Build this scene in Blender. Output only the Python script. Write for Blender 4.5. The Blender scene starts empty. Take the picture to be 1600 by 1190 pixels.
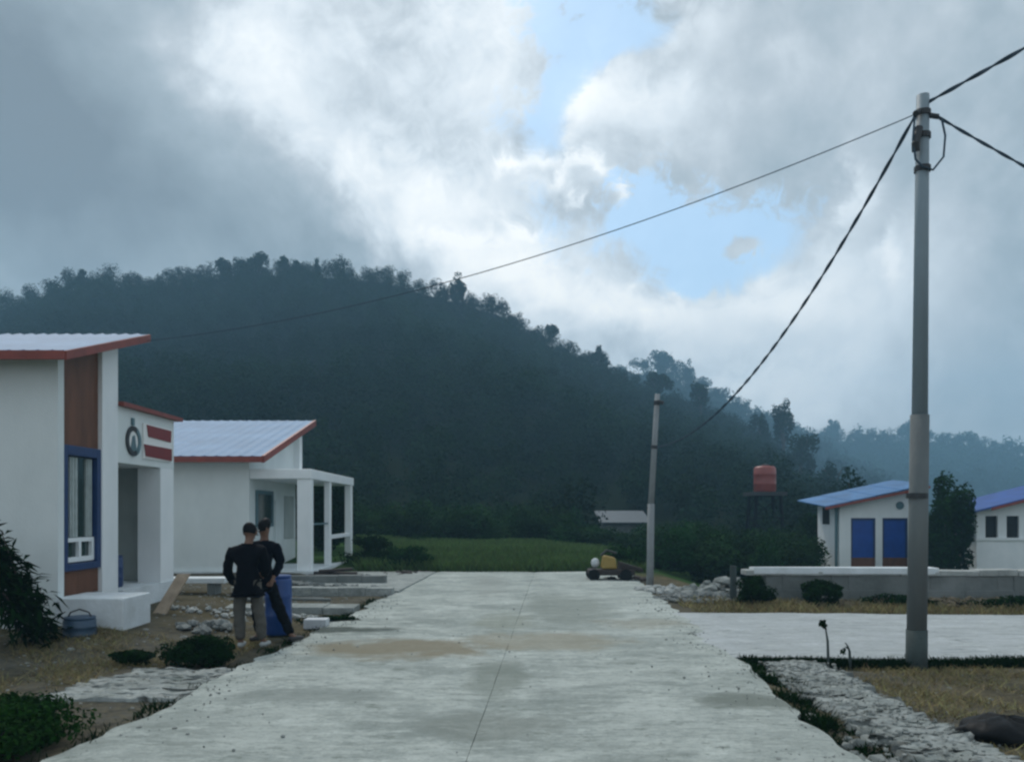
import bpy, math, random
import numpy as np
from mathutils import Vector
R = math.radians
PI = math.pi
scene = bpy.context.scene
C = scene.collection

# ------------------------------------------------------------------ camera
F = 1250.0; CH = 1.7
cam = bpy.data.objects.new('camera', bpy.data.cameras.new('camera'))
C.objects.link(cam); scene.camera = cam
cam.location = (0, 0, CH); cam.rotation_euler = (R(90), 0, 0)
cam.data.sensor_width = 36; cam.data.lens = 36*F/1600
cam.data.shift_y = 205/1600; cam.data.clip_end = 3000; cam.data.clip_start = .1
scene.view_settings.view_transform = 'Standard'
scene.view_settings.look = 'None'
scene.view_settings.gamma = 1
scene.view_settings.exposure = 0.28
scene.cycles.filter_width = 2.5
scene.cycles.max_bounces = 6
scene.cycles.volume_bounces = 1

def hex_lin(r, g, b):
    f = lambda c: (c/255/12.92) if c <= 10 else ((c/255+.055)/1.055)**2.4
    return (f(r), f(g), f(b), 1)

# ------------------------------------------------------------------ world
SUN_EL, SUN_AZ = R(52), R(-22)          # azimuth from +Y, negative = left
w = bpy.data.worlds.new('World'); scene.world = w; w.use_nodes = True
nt = w.node_tree; nt.nodes.clear()
N = nt.nodes; Lk = nt.links
def sock(x, s):
    if isinstance(x, (int, float)): s.default_value = x
    elif isinstance(x, tuple): s.default_value = x
    else: Lk.new(x, s)
def M(op, a, b=0.0, c=0.0, clamp=False):
    n = N.new('ShaderNodeMath'); n.operation = op; n.use_clamp = clamp
    sock(a, n.inputs[0]); sock(b, n.inputs[1]); sock(c, n.inputs[2])
    return n.outputs[0]
def mixc(f, a, b, blend='MIX'):
    n = N.new('ShaderNodeMix'); n.data_type = 'RGBA'; n.blend_type = blend; n.clamp_factor = True
    sock(f, n.inputs[0]); sock(a, n.inputs[6]); sock(b, n.inputs[7]); return n.outputs[2]
def smooth(x, lo, hi):
    n = N.new('ShaderNodeMapRange'); n.interpolation_type = 'SMOOTHSTEP'
    sock(x, n.inputs[0]); n.inputs[1].default_value = lo; n.inputs[2].default_value = hi
    return n.outputs[0]
def noise(vec, scale, detail=6, rough=.55, dist=0.0, off=0.0):
    mp = N.new('ShaderNodeMapping'); Lk.new(vec, mp.inputs[0]); mp.inputs['Location'].default_value = (off, off*.7, off*1.3)
    n = N.new('ShaderNodeTexNoise'); Lk.new(mp.outputs[0], n.inputs['Vector'])
    n.inputs['Scale'].default_value = scale; n.inputs['Detail'].default_value = detail
    n.inputs['Roughness'].default_value = rough; n.inputs['Distortion'].default_value = dist
    return n.outputs['Fac']
tc = N.new('ShaderNodeTexCoord')
D = tc.outputs['Generated']
sx = N.new('ShaderNodeSeparateXYZ'); Lk.new(D, sx.inputs[0])
yy = M('MAXIMUM', sx.outputs[1], .12)
u = M('MULTIPLY_ADD', M('DIVIDE', sx.outputs[0], yy), 1.25, .8)
v = M('MULTIPLY_ADD', M('DIVIDE', sx.outputs[2], yy), -1.25, .8)
n1 = M('SUBTRACT', noise(D, 4.5, 8, .6, .3), .5)
n2 = M('SUBTRACT', noise(D, 4.5, 8, .6, .3, 5.3), .5)
n3 = M('SUBTRACT', noise(D, 13, 9, .6, .6, 2.1), .5)
n5 = M('SUBTRACT', noise(D, 28, 8, .65, .8, 3.7), .5)
rg = M('SUBTRACT', .5, M('ABSOLUTE', M('MULTIPLY', M('SUBTRACT', noise(D, 8, 8, .55, .5, 7.7), .5), 3.2)))
n4 = M('SUBTRACT', noise(D, 3.0, 6, .55, .0, 9.1), .5)
uw = M('MULTIPLY_ADD', n1, .28, u); uw = M('MULTIPLY_ADD', n3, .10, uw); uw = M('MULTIPLY_ADD', n5, .03, uw)
vw = M('MULTIPLY_ADD', n2, .28, v); vw = M('MULTIPLY_ADD', n5, .10, vw)
ur = M('MULTIPLY_ADD', n3, .10, M('MULTIPLY_ADD', n5, .05, u))
vr = M('MULTIPLY_ADD', n5, .07, M('MULTIPLY_ADD', n1, .05, v))
def G(cu, cv, ru, rv, amp, ang=0.0, U=None, V=None):
    U = uw if U is None else U; V = vw if V is None else V
    du = M('SUBTRACT', U, cu); dv = M('SUBTRACT', V, cv)
    if ang:
        c, s = math.cos(R(ang)), math.sin(R(ang))
        a = M('ADD', M('MULTIPLY', du, c), M('MULTIPLY', dv, s))
        b = M('SUBTRACT', M('MULTIPLY', dv, c), M('MULTIPLY', du, s))
    else: a, b = du, dv
    a = M('DIVIDE', a, ru); b = M('DIVIDE', b, rv)
    q = M('MULTIPLY', M('ADD', M('MULTIPLY', a, a), M('MULTIPLY', b, b)), -1.0)
    return M('MULTIPLY', M('EXPONENT', q), amp)
def add(*xs):
    r = xs[0]
    for x in xs[1:]: r = M('ADD', r, x)
    return r
# blue holes between the clouds
holes = add(G(.96, .03, .11, .085, 1.1), G(.885, .17, .055, .20, .62), G(1.16, .365, .165, .085, .95),
            G(1.02, .29, .11, .06, .8), G(1.08, .43, .14, .05, .4), G(.80, .22, .08, .12, .28),
            G(1.165, .395, .035, .018, -1.1, -15, ur, vr), G(.90, .29, .075, .05, -.6, 0, ur, vr), G(1.32, .33, .03, .08, -.5), G(1.1, .50, .3, .035, -.6), G(.98, .18, .05, .07, -.5))
hole = smooth(add(holes, M('MULTIPLY', n3, 1.3), M('MULTIPLY', n5, .8)), .34, .80)
# light and dark of the cloud deck
br = add(G(.06, .27, .42, .28, -.46, 0, u, v), G(.28, .33, .22, .13, -.20, 30, u, v), G(.05, .0, .4, .18, -.22),
         G(.42, .12, .09, .10, .42, 40), G(.55, .27, .22, .07, .40, 42), G(.74, .36, .22, .08, .50, 25),
         G(.70, .12, .26, .16, .20), G(.88, .27, .10, .035, .32), G(.95, .47, .22, .055, .42, 22),
         G(.94, .13, .05, .09, .42), G(1.02, .17, .11, .05, .28), G(1.08, .05, .07, .06, .30),
         G(1.33, .31, .025, .06, .40), G(1.40, .45, .10, .12, .22), G(1.20, .60, .30, .06, .22),
         G(.80, .258, .030, .012, .6, -25, ur, vr), G(.845, .250, .025, .011, .6, 25, ur, vr), G(.88, .285, .012, .02, .5, 0, ur, vr), G(.905, .255, .025, .011, .6, -10, ur, vr), G(.945, .262, .024, .012, .6, 30, ur, vr), G(.975, .295, .010, .022, .5, 0, ur, vr), G(.90, .31, .016, .008, .5, -30, ur, vr), G(.87, .315, .075, .03, -.26, 0, ur, vr), G(.74, .35, .06, .02, -.22, 0, ur, vr), G(.885, .205, .10, .022, -.18, 0, ur, vr), G(.70, .375, .05, .012, .35, 10, ur, vr), G(.83, .375, .04, .010, .4, 5, ur, vr), G(1.05, .49, .10, .03, .4, 0, ur, vr), G(1.22, .48, .08, .04, .4, 0, ur, vr), G(1.40, .40, .02, .05, .35, 0, ur, vr), G(1.30, .20, .3, .2, .10), G(1.45, .55, .2, .15, .12), G(1.40, .15, .28, .2, -.14), G(1.66, .40, .17, .40, -.36, 0, u, v), G(1.18, .56, .09, .025, -.18))
br = add(br, M('MULTIPLY', M('MULTIPLY', n3, .8), M('SUBTRACT', smooth(u, .3, .6), M('MULTIPLY', smooth(u, 1.0, 1.3), .6))), M('MULTIPLY', M('MULTIPLY', n5, .42), M('SUBTRACT', smooth(u, .3, .6), M('MULTIPLY', smooth(u, 1.0, 1.3), .6))), M('MULTIPLY', n4, .42), M('MULTIPLY', n1, .45), M('MULTIPLY', M('MULTIPLY', rg, .26), M('SUBTRACT', smooth(u, .3, .6), smooth(u, 1.0, 1.3))))
# soften the drawn part away from the northern half of the sky
front = smooth(sx.outputs[1], .15, .45)
br = M('ADD', M('MULTIPLY', br, front), M('MULTIPLY', M('ADD', n4, n1), .9))
ramp = N.new('ShaderNodeValToRGB'); Lk.new(M('MULTIPLY_ADD', br, .5, .5, clamp=True), ramp.inputs[0])
cr = ramp.color_ramp
stops = [(.10, (112, 122, 130)), (.24, (130, 142, 150)), (.38, (150, 162, 170)), (.50, (172, 181, 188)),
         (.64, (202, 210, 216)), (.80, (226, 230, 232)), (.95, (241, 242, 240))]
cr.elements[0].position = stops[0][0]; cr.elements[0].color = hex_lin(*stops[0][1])
cr.elements[1].position = stops[-1][0]; cr.elements[1].color = hex_lin(*stops[-1][1])
for p, c in stops[1:-1]:
    e = cr.elements.new(p); e.color = hex_lin(*c)
sky = N.new('ShaderNodeTexSky'); sky.sky_type = 'NISHITA'; sky.sun_disc = False
sky.sun_elevation = SUN_EL; sky.sun_rotation = SUN_AZ; sky.altitude = 300; sky.dust_density = 1.2
bgs = N.new('ShaderNodeBackground'); Lk.new(mixc(.5, sky.outputs[0], (3.6, 5.6, 7.2, 1)), bgs.inputs[0]); bgs.inputs[1].default_value = .15
bgc = N.new('ShaderNodeBackground'); Lk.new(ramp.outputs[0], bgc.inputs[0]); bgc.inputs[1].default_value = 1.24
mx = N.new('ShaderNodeMixShader'); Lk.new(M('MULTIPLY', M('MULTIPLY', hole, front), .86), mx.inputs[0])
Lk.new(bgc.outputs[0], mx.inputs[1]); Lk.new(bgs.outputs[0], mx.inputs[2])
wo = N.new('ShaderNodeOutputWorld'); Lk.new(mx.outputs[0], wo.inputs[0])

# ------------------------------------------------------------------ sun
sl = bpy.data.lights.new('sun', 'SUN'); sl.energy = 1.4; sl.angle = R(12); sl.color = (1, .95, .88)
so = bpy.data.objects.new('sun', sl); C.objects.link(so)
sd = Vector((math.sin(SUN_AZ)*math.cos(SUN_EL), math.cos(SUN_AZ)*math.cos(SUN_EL), math.sin(SUN_EL)))
so.rotation_euler = sd.to_track_quat('Z', 'Y').to_euler(); so.location = sd*80

# ------------------------------------------------------------------ materials
MATS = {}
def mat(name, col, rough=.8, vary=.0, vscale=3.0, bump=0.0, bscale=30.0, col2=None, spec=.5, metal=0.0, stretch=(1, 1, 1), attr=False, transl=0.0):
    m = bpy.data.materials.new(name); m.use_nodes = True
    t = m.node_tree; n = t.nodes; l = t.links
    b = n['Principled BSDF']; b.inputs['Roughness'].default_value = rough; b.inputs['Metallic'].default_value = metal
    b.inputs['Specular IOR Level'].default_value = spec
    c = (*col, 1)
    tco = n.new('ShaderNodeTexCoord'); mp = n.new('ShaderNodeMapping'); mp.inputs['Scale'].default_value = stretch
    l.new(tco.outputs['Object'], mp.inputs[0])
    out = None
    if vary > 0 or col2:
        nz = n.new('ShaderNodeTexNoise'); nz.inputs['Scale'].default_value = vscale; nz.inputs['Detail'].default_value = 8
        nz.inputs['Roughness'].default_value = .65
        l.new(mp.outputs[0], nz.inputs['Vector'])
        mr = n.new('ShaderNodeMapRange'); mr.inputs[1].default_value = .32; mr.inputs[2].default_value = .68
        l.new(nz.outputs['Fac'], mr.inputs[0])
        mi = n.new('ShaderNodeMix'); mi.data_type = 'RGBA'
        l.new(mr.outputs[0], mi.inputs[0])
        if col2 is None: col2 = tuple(x*(1-vary) for x in col)
        mi.inputs[6].default_value = c; mi.inputs[7].default_value = (*col2, 1)
        out = mi.outputs[2]
    if attr:
        at = n.new('ShaderNodeAttribute'); at.attribute_name = 'tint'
        mm = n.new('ShaderNodeMix'); mm.data_type = 'RGBA'; mm.blend_type = 'MULTIPLY'; mm.inputs[0].default_value = 1
        if out is None: mm.inputs[6].default_value = c
        else: l.new(out, mm.inputs[6])
        l.new(at.outputs['Color'], mm.inputs[7]); out = mm.outputs[2]
    if out is None: b.inputs['Base Color'].default_value = c
    else: l.new(out, b.inputs['Base Color'])
    if bump > 0:
        nb = n.new('ShaderNodeTexNoise'); nb.inputs['Scale'].default_value = bscale; nb.inputs['Detail'].default_value = 6
        l.new(mp.outputs[0], nb.inputs['Vector'])
        bp = n.new('ShaderNodeBump'); bp.inputs['Strength'].default_value = bump; bp.inputs['Distance'].default_value = .02
        l.new(nb.outputs['Fac'], bp.inputs['Height']); l.new(bp.outputs[0], b.inputs['Normal'])
    if transl > 0:
        tr = n.new('ShaderNodeBsdfTranslucent'); mxs = n.new('ShaderNodeMixShader'); mxs.inputs[0].default_value = transl
        if out is None: tr.inputs[0].default_value = c
        else: l.new(out, tr.inputs[0])
        l.new(b.outputs[0], mxs.inputs[1]); l.new(tr.outputs[0], mxs.inputs[2])
        l.new(mxs.outputs[0], n['Material Output'].inputs[0])
    MATS[name] = m
    return m
mat('wall_paint', (.70, .75, .745), .8, .0, 1.6, .2, 40, col2=(.62, .67, .665), stretch=(1, 1, .6))
mat('trim_paint', (.80, .83, .84), .7, 0, 2.2, .15, 50, col2=(.71, .75, .76), stretch=(1, 1, .6))
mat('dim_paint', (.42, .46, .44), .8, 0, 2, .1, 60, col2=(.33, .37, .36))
mat('plinth_paint', (.70, .75, .78), .8, 0, 2.5, .3, 30, col2=(.52, .56, .57))
mat('red_paint', (.24, .045, .03), .5, .35, 4)
mat('brown_panel', (.165, .062, .028), .6, .45, 6, .2, 40, stretch=(1, 1, .25))
mat('blue_paint', (.009, .040, .14), .45, .3, 5)
mat('blue_panel', (.003, .065, .36), .5, .3, 3)
mat('roof_sheet', (.17, .29, .45), .6, .22, 1.2, spec=.25)
mat('roof_blue', (.010, .075, .32), .5, .35, 1.5, spec=.3)
mat('roof_pale_blue', (.055, .19, .42), .5, .5, 1.2, spec=.3)
mat('glass', (.03, .05, .05), .08, spec=.8)
mat('curtain', (.42, .48, .47), .9, .3, 8)
mat('dark_gap', (.012, .015, .016), .9)
mat('sign_red', (.20, .012, .012), .45, .2, 6)
mat('sign_white', (.80, .80, .78), .5)
mat('teal_grey', (.10, .19, .22), .5, .3, 10)
mat('dark_steel', (.03, .035, .04), .6, .4, 8)
mat('pole_pale', (.25, .27, .28), .85, .25, 3, .3, 40)
mat('tower_steel', (.008, .009, .012), .8, spec=.05)
mat('pole_concrete', (.15, .17, .17), .85, 0, 3, .4, 50, col2=(.105, .12, .125), stretch=(1, 1, .3))
mat('pole_steel', (.24, .31, .35), .6, .3, 2, .1, 40, stretch=(1, 1, .3))
mat('pole_foot', (.05, .07, .068), .85, .4, 4, .3, 40)
mat('wire', (.05, .08, .11), .8, spec=.1)
mat('tank_orange', (.27, .058, .045), .45, .3, 2)
mat('kerb_concrete', (.42, .44, .43), .9, 0, 4, .5, 30, col2=(.22, .235, .22))
mat('wall_grey', (.20, .215, .21), .9, 0, 1.3, .6, 12, col2=(.10, .115, .11))
mat('rubble', (.30, .315, .30), .95, 0, 3, .6, 15, col2=(.11, .125, .115))
mat('plank', (.42, .33, .24), .8, .4, 5, .3, 20)
mat('drum_blue', (.004, .045, .20), .35, .15, 4)
mat('bucket_blue', (.035, .075, .13), .5, .3, 5)
mat('soil', (.105, .085, .052), .95, 0, 1.4, .8, 9, col2=(.05, .043, .03))
mat('skin', (.16, .085, .055), .6)
mat('jacket_black', (.0025, .003, .006), .85, .3, 12, .3, 40, spec=.08)
mat('jacket_navy', (.003, .0045, .010), .85, .3, 12, .3, 40, spec=.08)
mat('trousers_tan', (.085, .08, .068), .9, .25, 9, .3, 40)
mat('trousers_black', (.005, .006, .008), .9, .3, 9, spec=.08)
mat('shoe_pale', (.34, .36, .36), .7)
mat('shoe_dark', (.03, .03, .03), .7)
mat('hair', (.006, .006, .007), .55, spec=.08)
mat('yellow_paint', (.30, .20, .035), .5, .3, 8)
mat('black_plastic', (.006, .007, .008), .55, .3, 6, .5, 12, spec=.15)
mat('sack_white', (.55, .58, .60), .8, .2, 8)
mat('rust_dark', (.035, .025, .022), .8, .4, 12)
mat('bark', (.06, .05, .038), .95, .4, 6, .5, 20)
mat('leaf_forest', (.015, .042, .017), 1, 0, .018, attr=True, col2=(.008, .018, .013), spec=.03, transl=.12)
mat('leaf_green', (.014, .050, .012), .9, .35, 1.0, attr=True, spec=.06, transl=.2)
mat('leaf_dark', (.006, .026, .005), .9, .35, 1.0, attr=True, spec=.04, transl=.15)
mat('leaf_bright', (.010, .042, .006), .9, .35, 1.0, attr=True, spec=.04, transl=.15)
mat('grass_green', (.085, .15, .042), .8, .35, .5, attr=True, spec=.2, transl=.2)
mat('grass_dry', (.26, .225, .11), .9, .4, .9, attr=True, spec=.1, transl=.15)
mat('grey_sheet', (.045, .06, .07), .5, .4, 2)

def ground_material():
    m = bpy.data.materials.new('ground'); m.use_nodes = True
    t = m.node_tree; n = t.nodes; l = t.links; b = n['Principled BSDF']; b.inputs['Roughness'].default_value = .95
    b.inputs['Specular IOR Level'].default_value = .0
    tco = n.new('ShaderNodeTexCoord'); sp = n.new('ShaderNodeSeparateXYZ'); l.new(tco.outputs['Object'], sp.inputs[0])
    def nz(s, det=8, r=.65):
        x = n.new('ShaderNodeTexNoise'); x.inputs['Scale'].default_value = s; x.inputs['Detail'].default_value = det; x.inputs['Roughness'].default_value = r
        l.new(tco.outputs['Object'], x.inputs['Vector']); return x.outputs['Fac']
    def mr(x, lo, hi):
        q = n.new('ShaderNodeMapRange'); l.new(x, q.inputs[0]); q.inputs[1].default_value = lo; q.inputs[2].default_value = hi; return q.outputs[0]
    def mc(f, a, b2):
        q = n.new('ShaderNodeMix'); q.data_type = 'RGBA'
        l.new(f, q.inputs[0])
        for s, c in ((q.inputs[6], a), (q.inputs[7], b2)):
            if isinstance(c, tuple): s.default_value = (*c, 1)
            else: l.new(c, s)
        return q.outputs[2]
    def mth(op, a, b2):
        q = n.new('ShaderNodeMath'); q.operation = op
        for s, c in ((q.inputs[0], a), (q.inputs[1], b2)):
            if isinstance(c, (int, float)): s.default_value = c
            else: l.new(c, s)
        return q.outputs[0]
    dry = mc(mr(nz(1.3), .35, .65), (.115, .098, .060), (.040, .036, .024))
    grey = mc(mr(nz(2.2), .35, .65), (.115, .112, .098), (.045, .045, .04))
    base = mc(mr(nz(.35), .42, .58), dry, grey)
    fine = mc(mr(nz(14, 4), .4, .75), base, (.13, .115, .078))
    green = mc(mr(nz(.5), .35, .65), (.045, .09, .026), (.025, .05, .02))
    far = mr(mth('ADD', sp.outputs[1], mth('MULTIPLY', nz(.5), 4.0)), 23.5, 26.5)
    wood = mr(mth('ADD', sp.outputs[1], mth('MULTIPLY', nz(.5), 4.0)), 44, 48)
    l.new(mc(wood, mc(far, fine, green), (.012, .018, .010)), b.inputs['Base Color'])
    bp = n.new('ShaderNodeBump'); bp.inputs['Strength'].default_value = .7; bp.inputs['Distance'].default_value = .05
    l.new(nz(7, 8), bp.inputs['Height']); l.new(bp.outputs[0], b.inputs['Normal'])
    MATS['ground'] = m
ground_material()

def concrete_material(name, base, dark, stains_and_shade=()):
    """weathered cast concrete; stains = (x, y, rx, ry, colour, amount) in metres"""
    m = bpy.data.materials.new(name); m.use_nodes = True
    t = m.node_tree; n = t.nodes; l = t.links; b = n['Principled BSDF']; b.inputs['Roughness'].default_value = .9
    b.inputs['Specular IOR Level'].default_value = .2
    tco = n.new('ShaderNodeTexCoord')
    def nz(s, det=8, r=.65, st=(1, 1, 1)):
        mp = n.new('ShaderNodeMapping'); mp.inputs['Scale'].default_value = st; l.new(tco.outputs['Object'], mp.inputs[0])
        x = n.new('ShaderNodeTexNoise'); x.inputs['Scale'].default_value = s; x.inputs['Detail'].default_value = det; x.inputs['Roughness'].default_value = r
        l.new(mp.outputs[0], x.inputs['Vector']); return x.outputs['Fac']
    def mr(x, lo, hi, a=0, c=1):
        q = n.new('ShaderNodeMapRange'); l.new(x, q.inputs[0]); q.inputs[1].default_value = lo; q.inputs[2].default_value = hi
        q.inputs[3].default_value = a; q.inputs[4].default_value = c; return q.outputs[0]
    def mc(f, a, b2):
        q = n.new('ShaderNodeMix'); q.data_type = 'RGBA'; l.new(f, q.inputs[0])
        for s, c in ((q.inputs[6], a), (q.inputs[7], b2)):
            if isinstance(c, tuple): s.default_value = (*c, 1)
            else: l.new(c, s)
        return q.outputs[2]
    def mth(op, a, b2):
        q = n.new('ShaderNodeMath'); q.operation = op
        for s, c in ((q.inputs[0], a), (q.inputs[1], b2)):
            if isinstance(c, (int, float)): s.default_value = c
            else: l.new(c, s)
        return q.outputs[0]
    mid = tuple((x+y)/2 for x, y in zip(base, dark))
    c = mc(mr(nz(.55, 5), .38, .62), base, mid)
    c = mc(mr(nz(.9, 9, .78, (.75, 1.2, 1)), .46, .64, 0, .9), c, dark)
    c = mc(mr(nz(2.1, 8, .78, (.8, 1.2, 1)), .53, .68, 0, .8), c, tuple(min(1, x*1.22) for x in base))
    c = mc(mr(nz(6, 7, .78, (.8, 1.2, 1)), .55, .68, 0, .85), c, dark)
    c = mc(mr(nz(1.7, 9, .85, (.8, 1.2, 1)), .50, .56, 0, .35), c, dark)
    c = mc(mr(nz(14, 6, .8, (.8, 1.2, 1)), .54, .66, 0, .7), c, tuple(x*.8 for x in dark))
    c = mc(mr(nz(4.2, 8, .8, (.6, 1.2, 1)), .60, .65, 0, .75), c, (.12, .145, .12))
    c = mc(mr(nz(3.2, 7, .8, (.35, 2.0, 1)), .52, .62, 0, .55), c, (.19, .215, .195))
    c = mc(mr(nz(5.2, 7, .8, (.5, 1.6, 1)), .55, .64, 0, .5), c, (.56, .60, .56))
    c = mc(mr(nz(38, 4, .7), .55, .8, 0, .6), c, tuple(x*.75 for x in dark))
    c = mc(mr(nz(6, 6, .6), .62, .8, 0, .5), c, tuple(min(1, x*1.25) for x in base))
    c = mc(mr(nz(2.7, 8, .8, (.7, 1.3, 1)), .585, .66, 0, .8), c, (.10, .125, .10))
    sp = n.new('ShaderNodeSeparateXYZ'); l.new(tco.outputs['Object'], sp.inputs[0])
    wn = nz(1.6, 6)
    for (cx, cy, rx, ry, col, amt) in stains_and_shade:
        a = mth('DIVIDE', mth('SUBTRACT', sp.outputs[0], cx), rx); d = mth('DIVIDE', mth('SUBTRACT', sp.outputs[1], cy), ry)
        q = mth('ADD', mth('MULTIPLY', a, a), mth('MULTIPLY', d, d))
        q = mth('ADD', q, mth('MULTIPLY', mth('SUBTRACT', wn, .5), 3.2))
        c = mc(mr(q, 1.25, .35, 0, amt), c, col)
    l.new(c, b.inputs['Base Color'])
    bp = n.new('ShaderNodeBump'); bp.inputs['Strength'].default_value = .8; bp.inputs['Distance'].default_value = .02
    l.new(nz(16, 8, .75), bp.inputs['Height']); l.new(bp.outputs[0], b.inputs['Normal'])
    MATS[name] = m
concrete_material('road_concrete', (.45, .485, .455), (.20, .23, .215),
    stains_and_shade=((-1.35, 10.0, 1.25, .75, (.19, .165, .11), .85), (.45, 10.6, 1.1, .8, (.25, .235, .18), .7),
            (.95, 14.2, .9, 2.6, (.20, .225, .20), .6), (-2.6, 11.6, .9, .32, (.05, .065, .055), .9),  # dark streak right of the people: damp moss with their shadow painted in
            (-.15, 8.3, .35, .9, (.17, .195, .17), .7), (-.2, 6.4, .6, .5, (.18, .20, .18), .6), (2.1, 7.2, .45, .35, (.13, .15, .13), .8), (-1.9, 7.4, .8, .3, (.19, .215, .20), .6), (-.1, 12.6, .5, 1.2, (.22, .24, .20), .6), (-.55, 19, .5, 3.5, (.24, .26, .24), .5), (2.0, 12.3, .8, .6, (.24, .23, .18), .5)))
concrete_material('side_concrete', (.42, .45, .46), (.31, .335, .34))
concrete_material('rough_concrete', (.36, .385, .375), (.17, .19, .18))

# ------------------------------------------------------------------ mesh builder
class MB:
    def __init__(s): s.v = []; s.f = []
    def add(s, vs, fs):
        o = len(s.v); s.v += [tuple(x) for x in vs]; s.f += [tuple(i+o for i in f) for f in fs]; return s
    def box(s, x0, x1, y0, y1, z0, z1):
        vs = [(x, y, z) for z in (z0, z1) for y in (y0, y1) for x in (x0, x1)]
        return s.add(vs, [(0, 2, 3, 1), (4, 5, 7, 6), (0, 1, 5, 4), (2, 6, 7, 3), (0, 4, 6, 2), (1, 3, 7, 5)])
    def hexa(s, b, t):
        """bottom quad and top quad, both counter-clockwise from above"""
        return s.add(list(b)+list(t), [(3, 2, 1, 0), (4, 5, 6, 7), (0, 1, 5, 4), (1, 2, 6, 5), (2, 3, 7, 6), (3, 0, 4, 7)])
    def tube(s, pts, rs, n=12, cap=True):
        pts = [Vector(p) for p in pts]
        if isinstance(rs, (int, float)): rs = [rs]*len(pts)
        vs = []; prev = None
        for i, p in enumerate(pts):
            d = (pts[min(i+1, len(pts)-1)]-pts[max(i-1, 0)])
            if d.length < 1e-9: d = Vector((0, 0, 1))
            d.normalize()
            if prev is None:
                a = Vector((1, 0, 0)) if abs(d.x) < .8 else Vector((0, 1, 0))
                prev = d.cross(a).normalized()
            e1 = (prev-d*prev.dot(d)).normalized(); prev = e1; e2 = d.cross(e1)
            for k in range(n):
                t = 2*PI*k/n; vs.append(p+(e1*math.cos(t)+e2*math.sin(t))*rs[i])
        fs = []
        for i in range(len(pts)-1):
            for k in range(n):
                a = i*n+k; b = i*n+(k+1) % n; fs.append((a, b, b+n, a+n))
        if cap: fs.append(tuple(range(n))[::-1]); fs.append(tuple(range((len(pts)-1)*n, len(pts)*n)))
        return s.add(vs, fs)
    def lathe(s, c, prof, n=20):
        vs = []; 
        for r, z in prof:
            for k in range(n): vs.append((c[0]+r*math.cos(2*PI*k/n), c[1]+r*math.sin(2*PI*k/n), c[2]+z))
        fs = []
        for i in range(len(prof)-1):
            for k in range(n):
                a = i*n+k; b = i*n+(k+1) % n; fs.append((a, b, b+n, a+n))
        fs.append(tuple(range(n))[::-1]); fs.append(tuple(range((len(prof)-1)*n, len(prof)*n)))
        return s.add(vs, fs)
    def rock(s, c, r, rng, n=2):
        """an irregular broken lump"""
        ico = [(-.53, 0, .85), (.53, 0, .85), (-.53, 0, -.85), (.53, 0, -.85), (0, .85, .53), (0, .85, -.53), (0, -.85, .53), (0, -.85, -.53), (.85, .53, 0), (-.85, .53, 0), (.85, -.53, 0), (-.85, -.53, 0)]
        fs = [(0, 4, 1), (0, 9, 4), (9, 5, 4), (4, 5, 8), (4, 8, 1), (8, 10, 1), (8, 3, 10), (5, 3, 8), (5, 2, 3), (2, 7, 3), (7, 10, 3), (7, 6, 10), (7, 11, 6), (11, 0, 6), (0, 1, 6), (6, 1, 10), (9, 0, 11), (9, 11, 2), (9, 2, 5), (7, 2, 11)]
        sc = [r*rng.uniform(.6, 1.3), r*rng.uniform(.6, 1.2), r*rng.uniform(.35, .9)]
        a = rng.uniform(0, PI); vs = []
        for p in ico:
            k = rng.uniform(.72, 1.15); x, y, z = p[0]*sc[0]*k, p[1]*sc[1]*k, p[2]*sc[2]*k
            vs.append((c[0]+x*math.cos(a)-y*math.sin(a), c[1]+x*math.sin(a)+y*math.cos(a), c[2]+z))
        return s.add(vs, fs)
    def build(s, name, m, parent=None, smooth=False, bevel=0.0):
        me = bpy.data.meshes.new(name)
        o = Vector((0, 0, 0))
        if parent is not None:
            q = parent
            while q is not None: o += q.location; q = q.parent
        me.from_pydata([(x-o.x, y-o.y, z-o.z) for x, y, z in s.v], [], s.f)
        me.materials.append(MATS[m]); me.validate(); me.update()
        if smooth: me.polygons.foreach_set('use_smooth', [True]*len(me.polygons))
        ob = bpy.data.objects.new(name, me); C.objects.link(ob)
        if parent is not None: ob.parent = parent
        if bevel > 0:
            bm = ob.modifiers.new('bevel', 'BEVEL'); bm.width = bevel; bm.segments = 2; bm.limit_method = 'ANGLE'
        return ob
def tag(o, label, cat, group=None, kind=None):
    if label: o['label'] = label
    if cat: o['category'] = cat
    if group: o['group'] = group
    if kind: o['kind'] = kind
    return o
def thing(name, label, cat, loc=(0, 0, 0), group=None):
    o = bpy.data.objects.new(name, None); C.objects.link(o); o.location = loc; o.empty_display_size = .3
    return tag(o, label, cat, group)
def struct(o): o['kind'] = 'structure'; return o

def quads_object(name, V, tint, m, parent=None):
    """V: (n,4,3) array of leaf quads"""
    n = len(V); me = bpy.data.meshes.new(name)
    o = np.zeros(3)
    q = parent
    while q is not None: o += np.array(q.location); q = q.parent
    P = (V-o).reshape(-1, 3).astype(np.float32)
    me.vertices.add(4*n); me.vertices.foreach_set('co', P.ravel())
    me.loops.add(4*n); me.loops.foreach_set('vertex_index', np.arange(4*n, dtype=np.int32))
    me.polygons.add(n); me.polygons.foreach_set('loop_start', np.arange(0, 4*n, 4, dtype=np.int32))
    me.update(calc_edges=True)
    ca = me.color_attributes.new('tint', 'FLOAT_COLOR', 'POINT')
    T = np.ones((4*n, 4), np.float32); T[:, :3] = np.repeat(tint, 4, axis=0)
    ca.data.foreach_set('color', T.ravel())
    me.materials.append(MATS[m])
    ob = bpy.data.objects.new(name, me); C.objects.link(ob)
    if parent is not None: ob.parent = parent
    return ob

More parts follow.
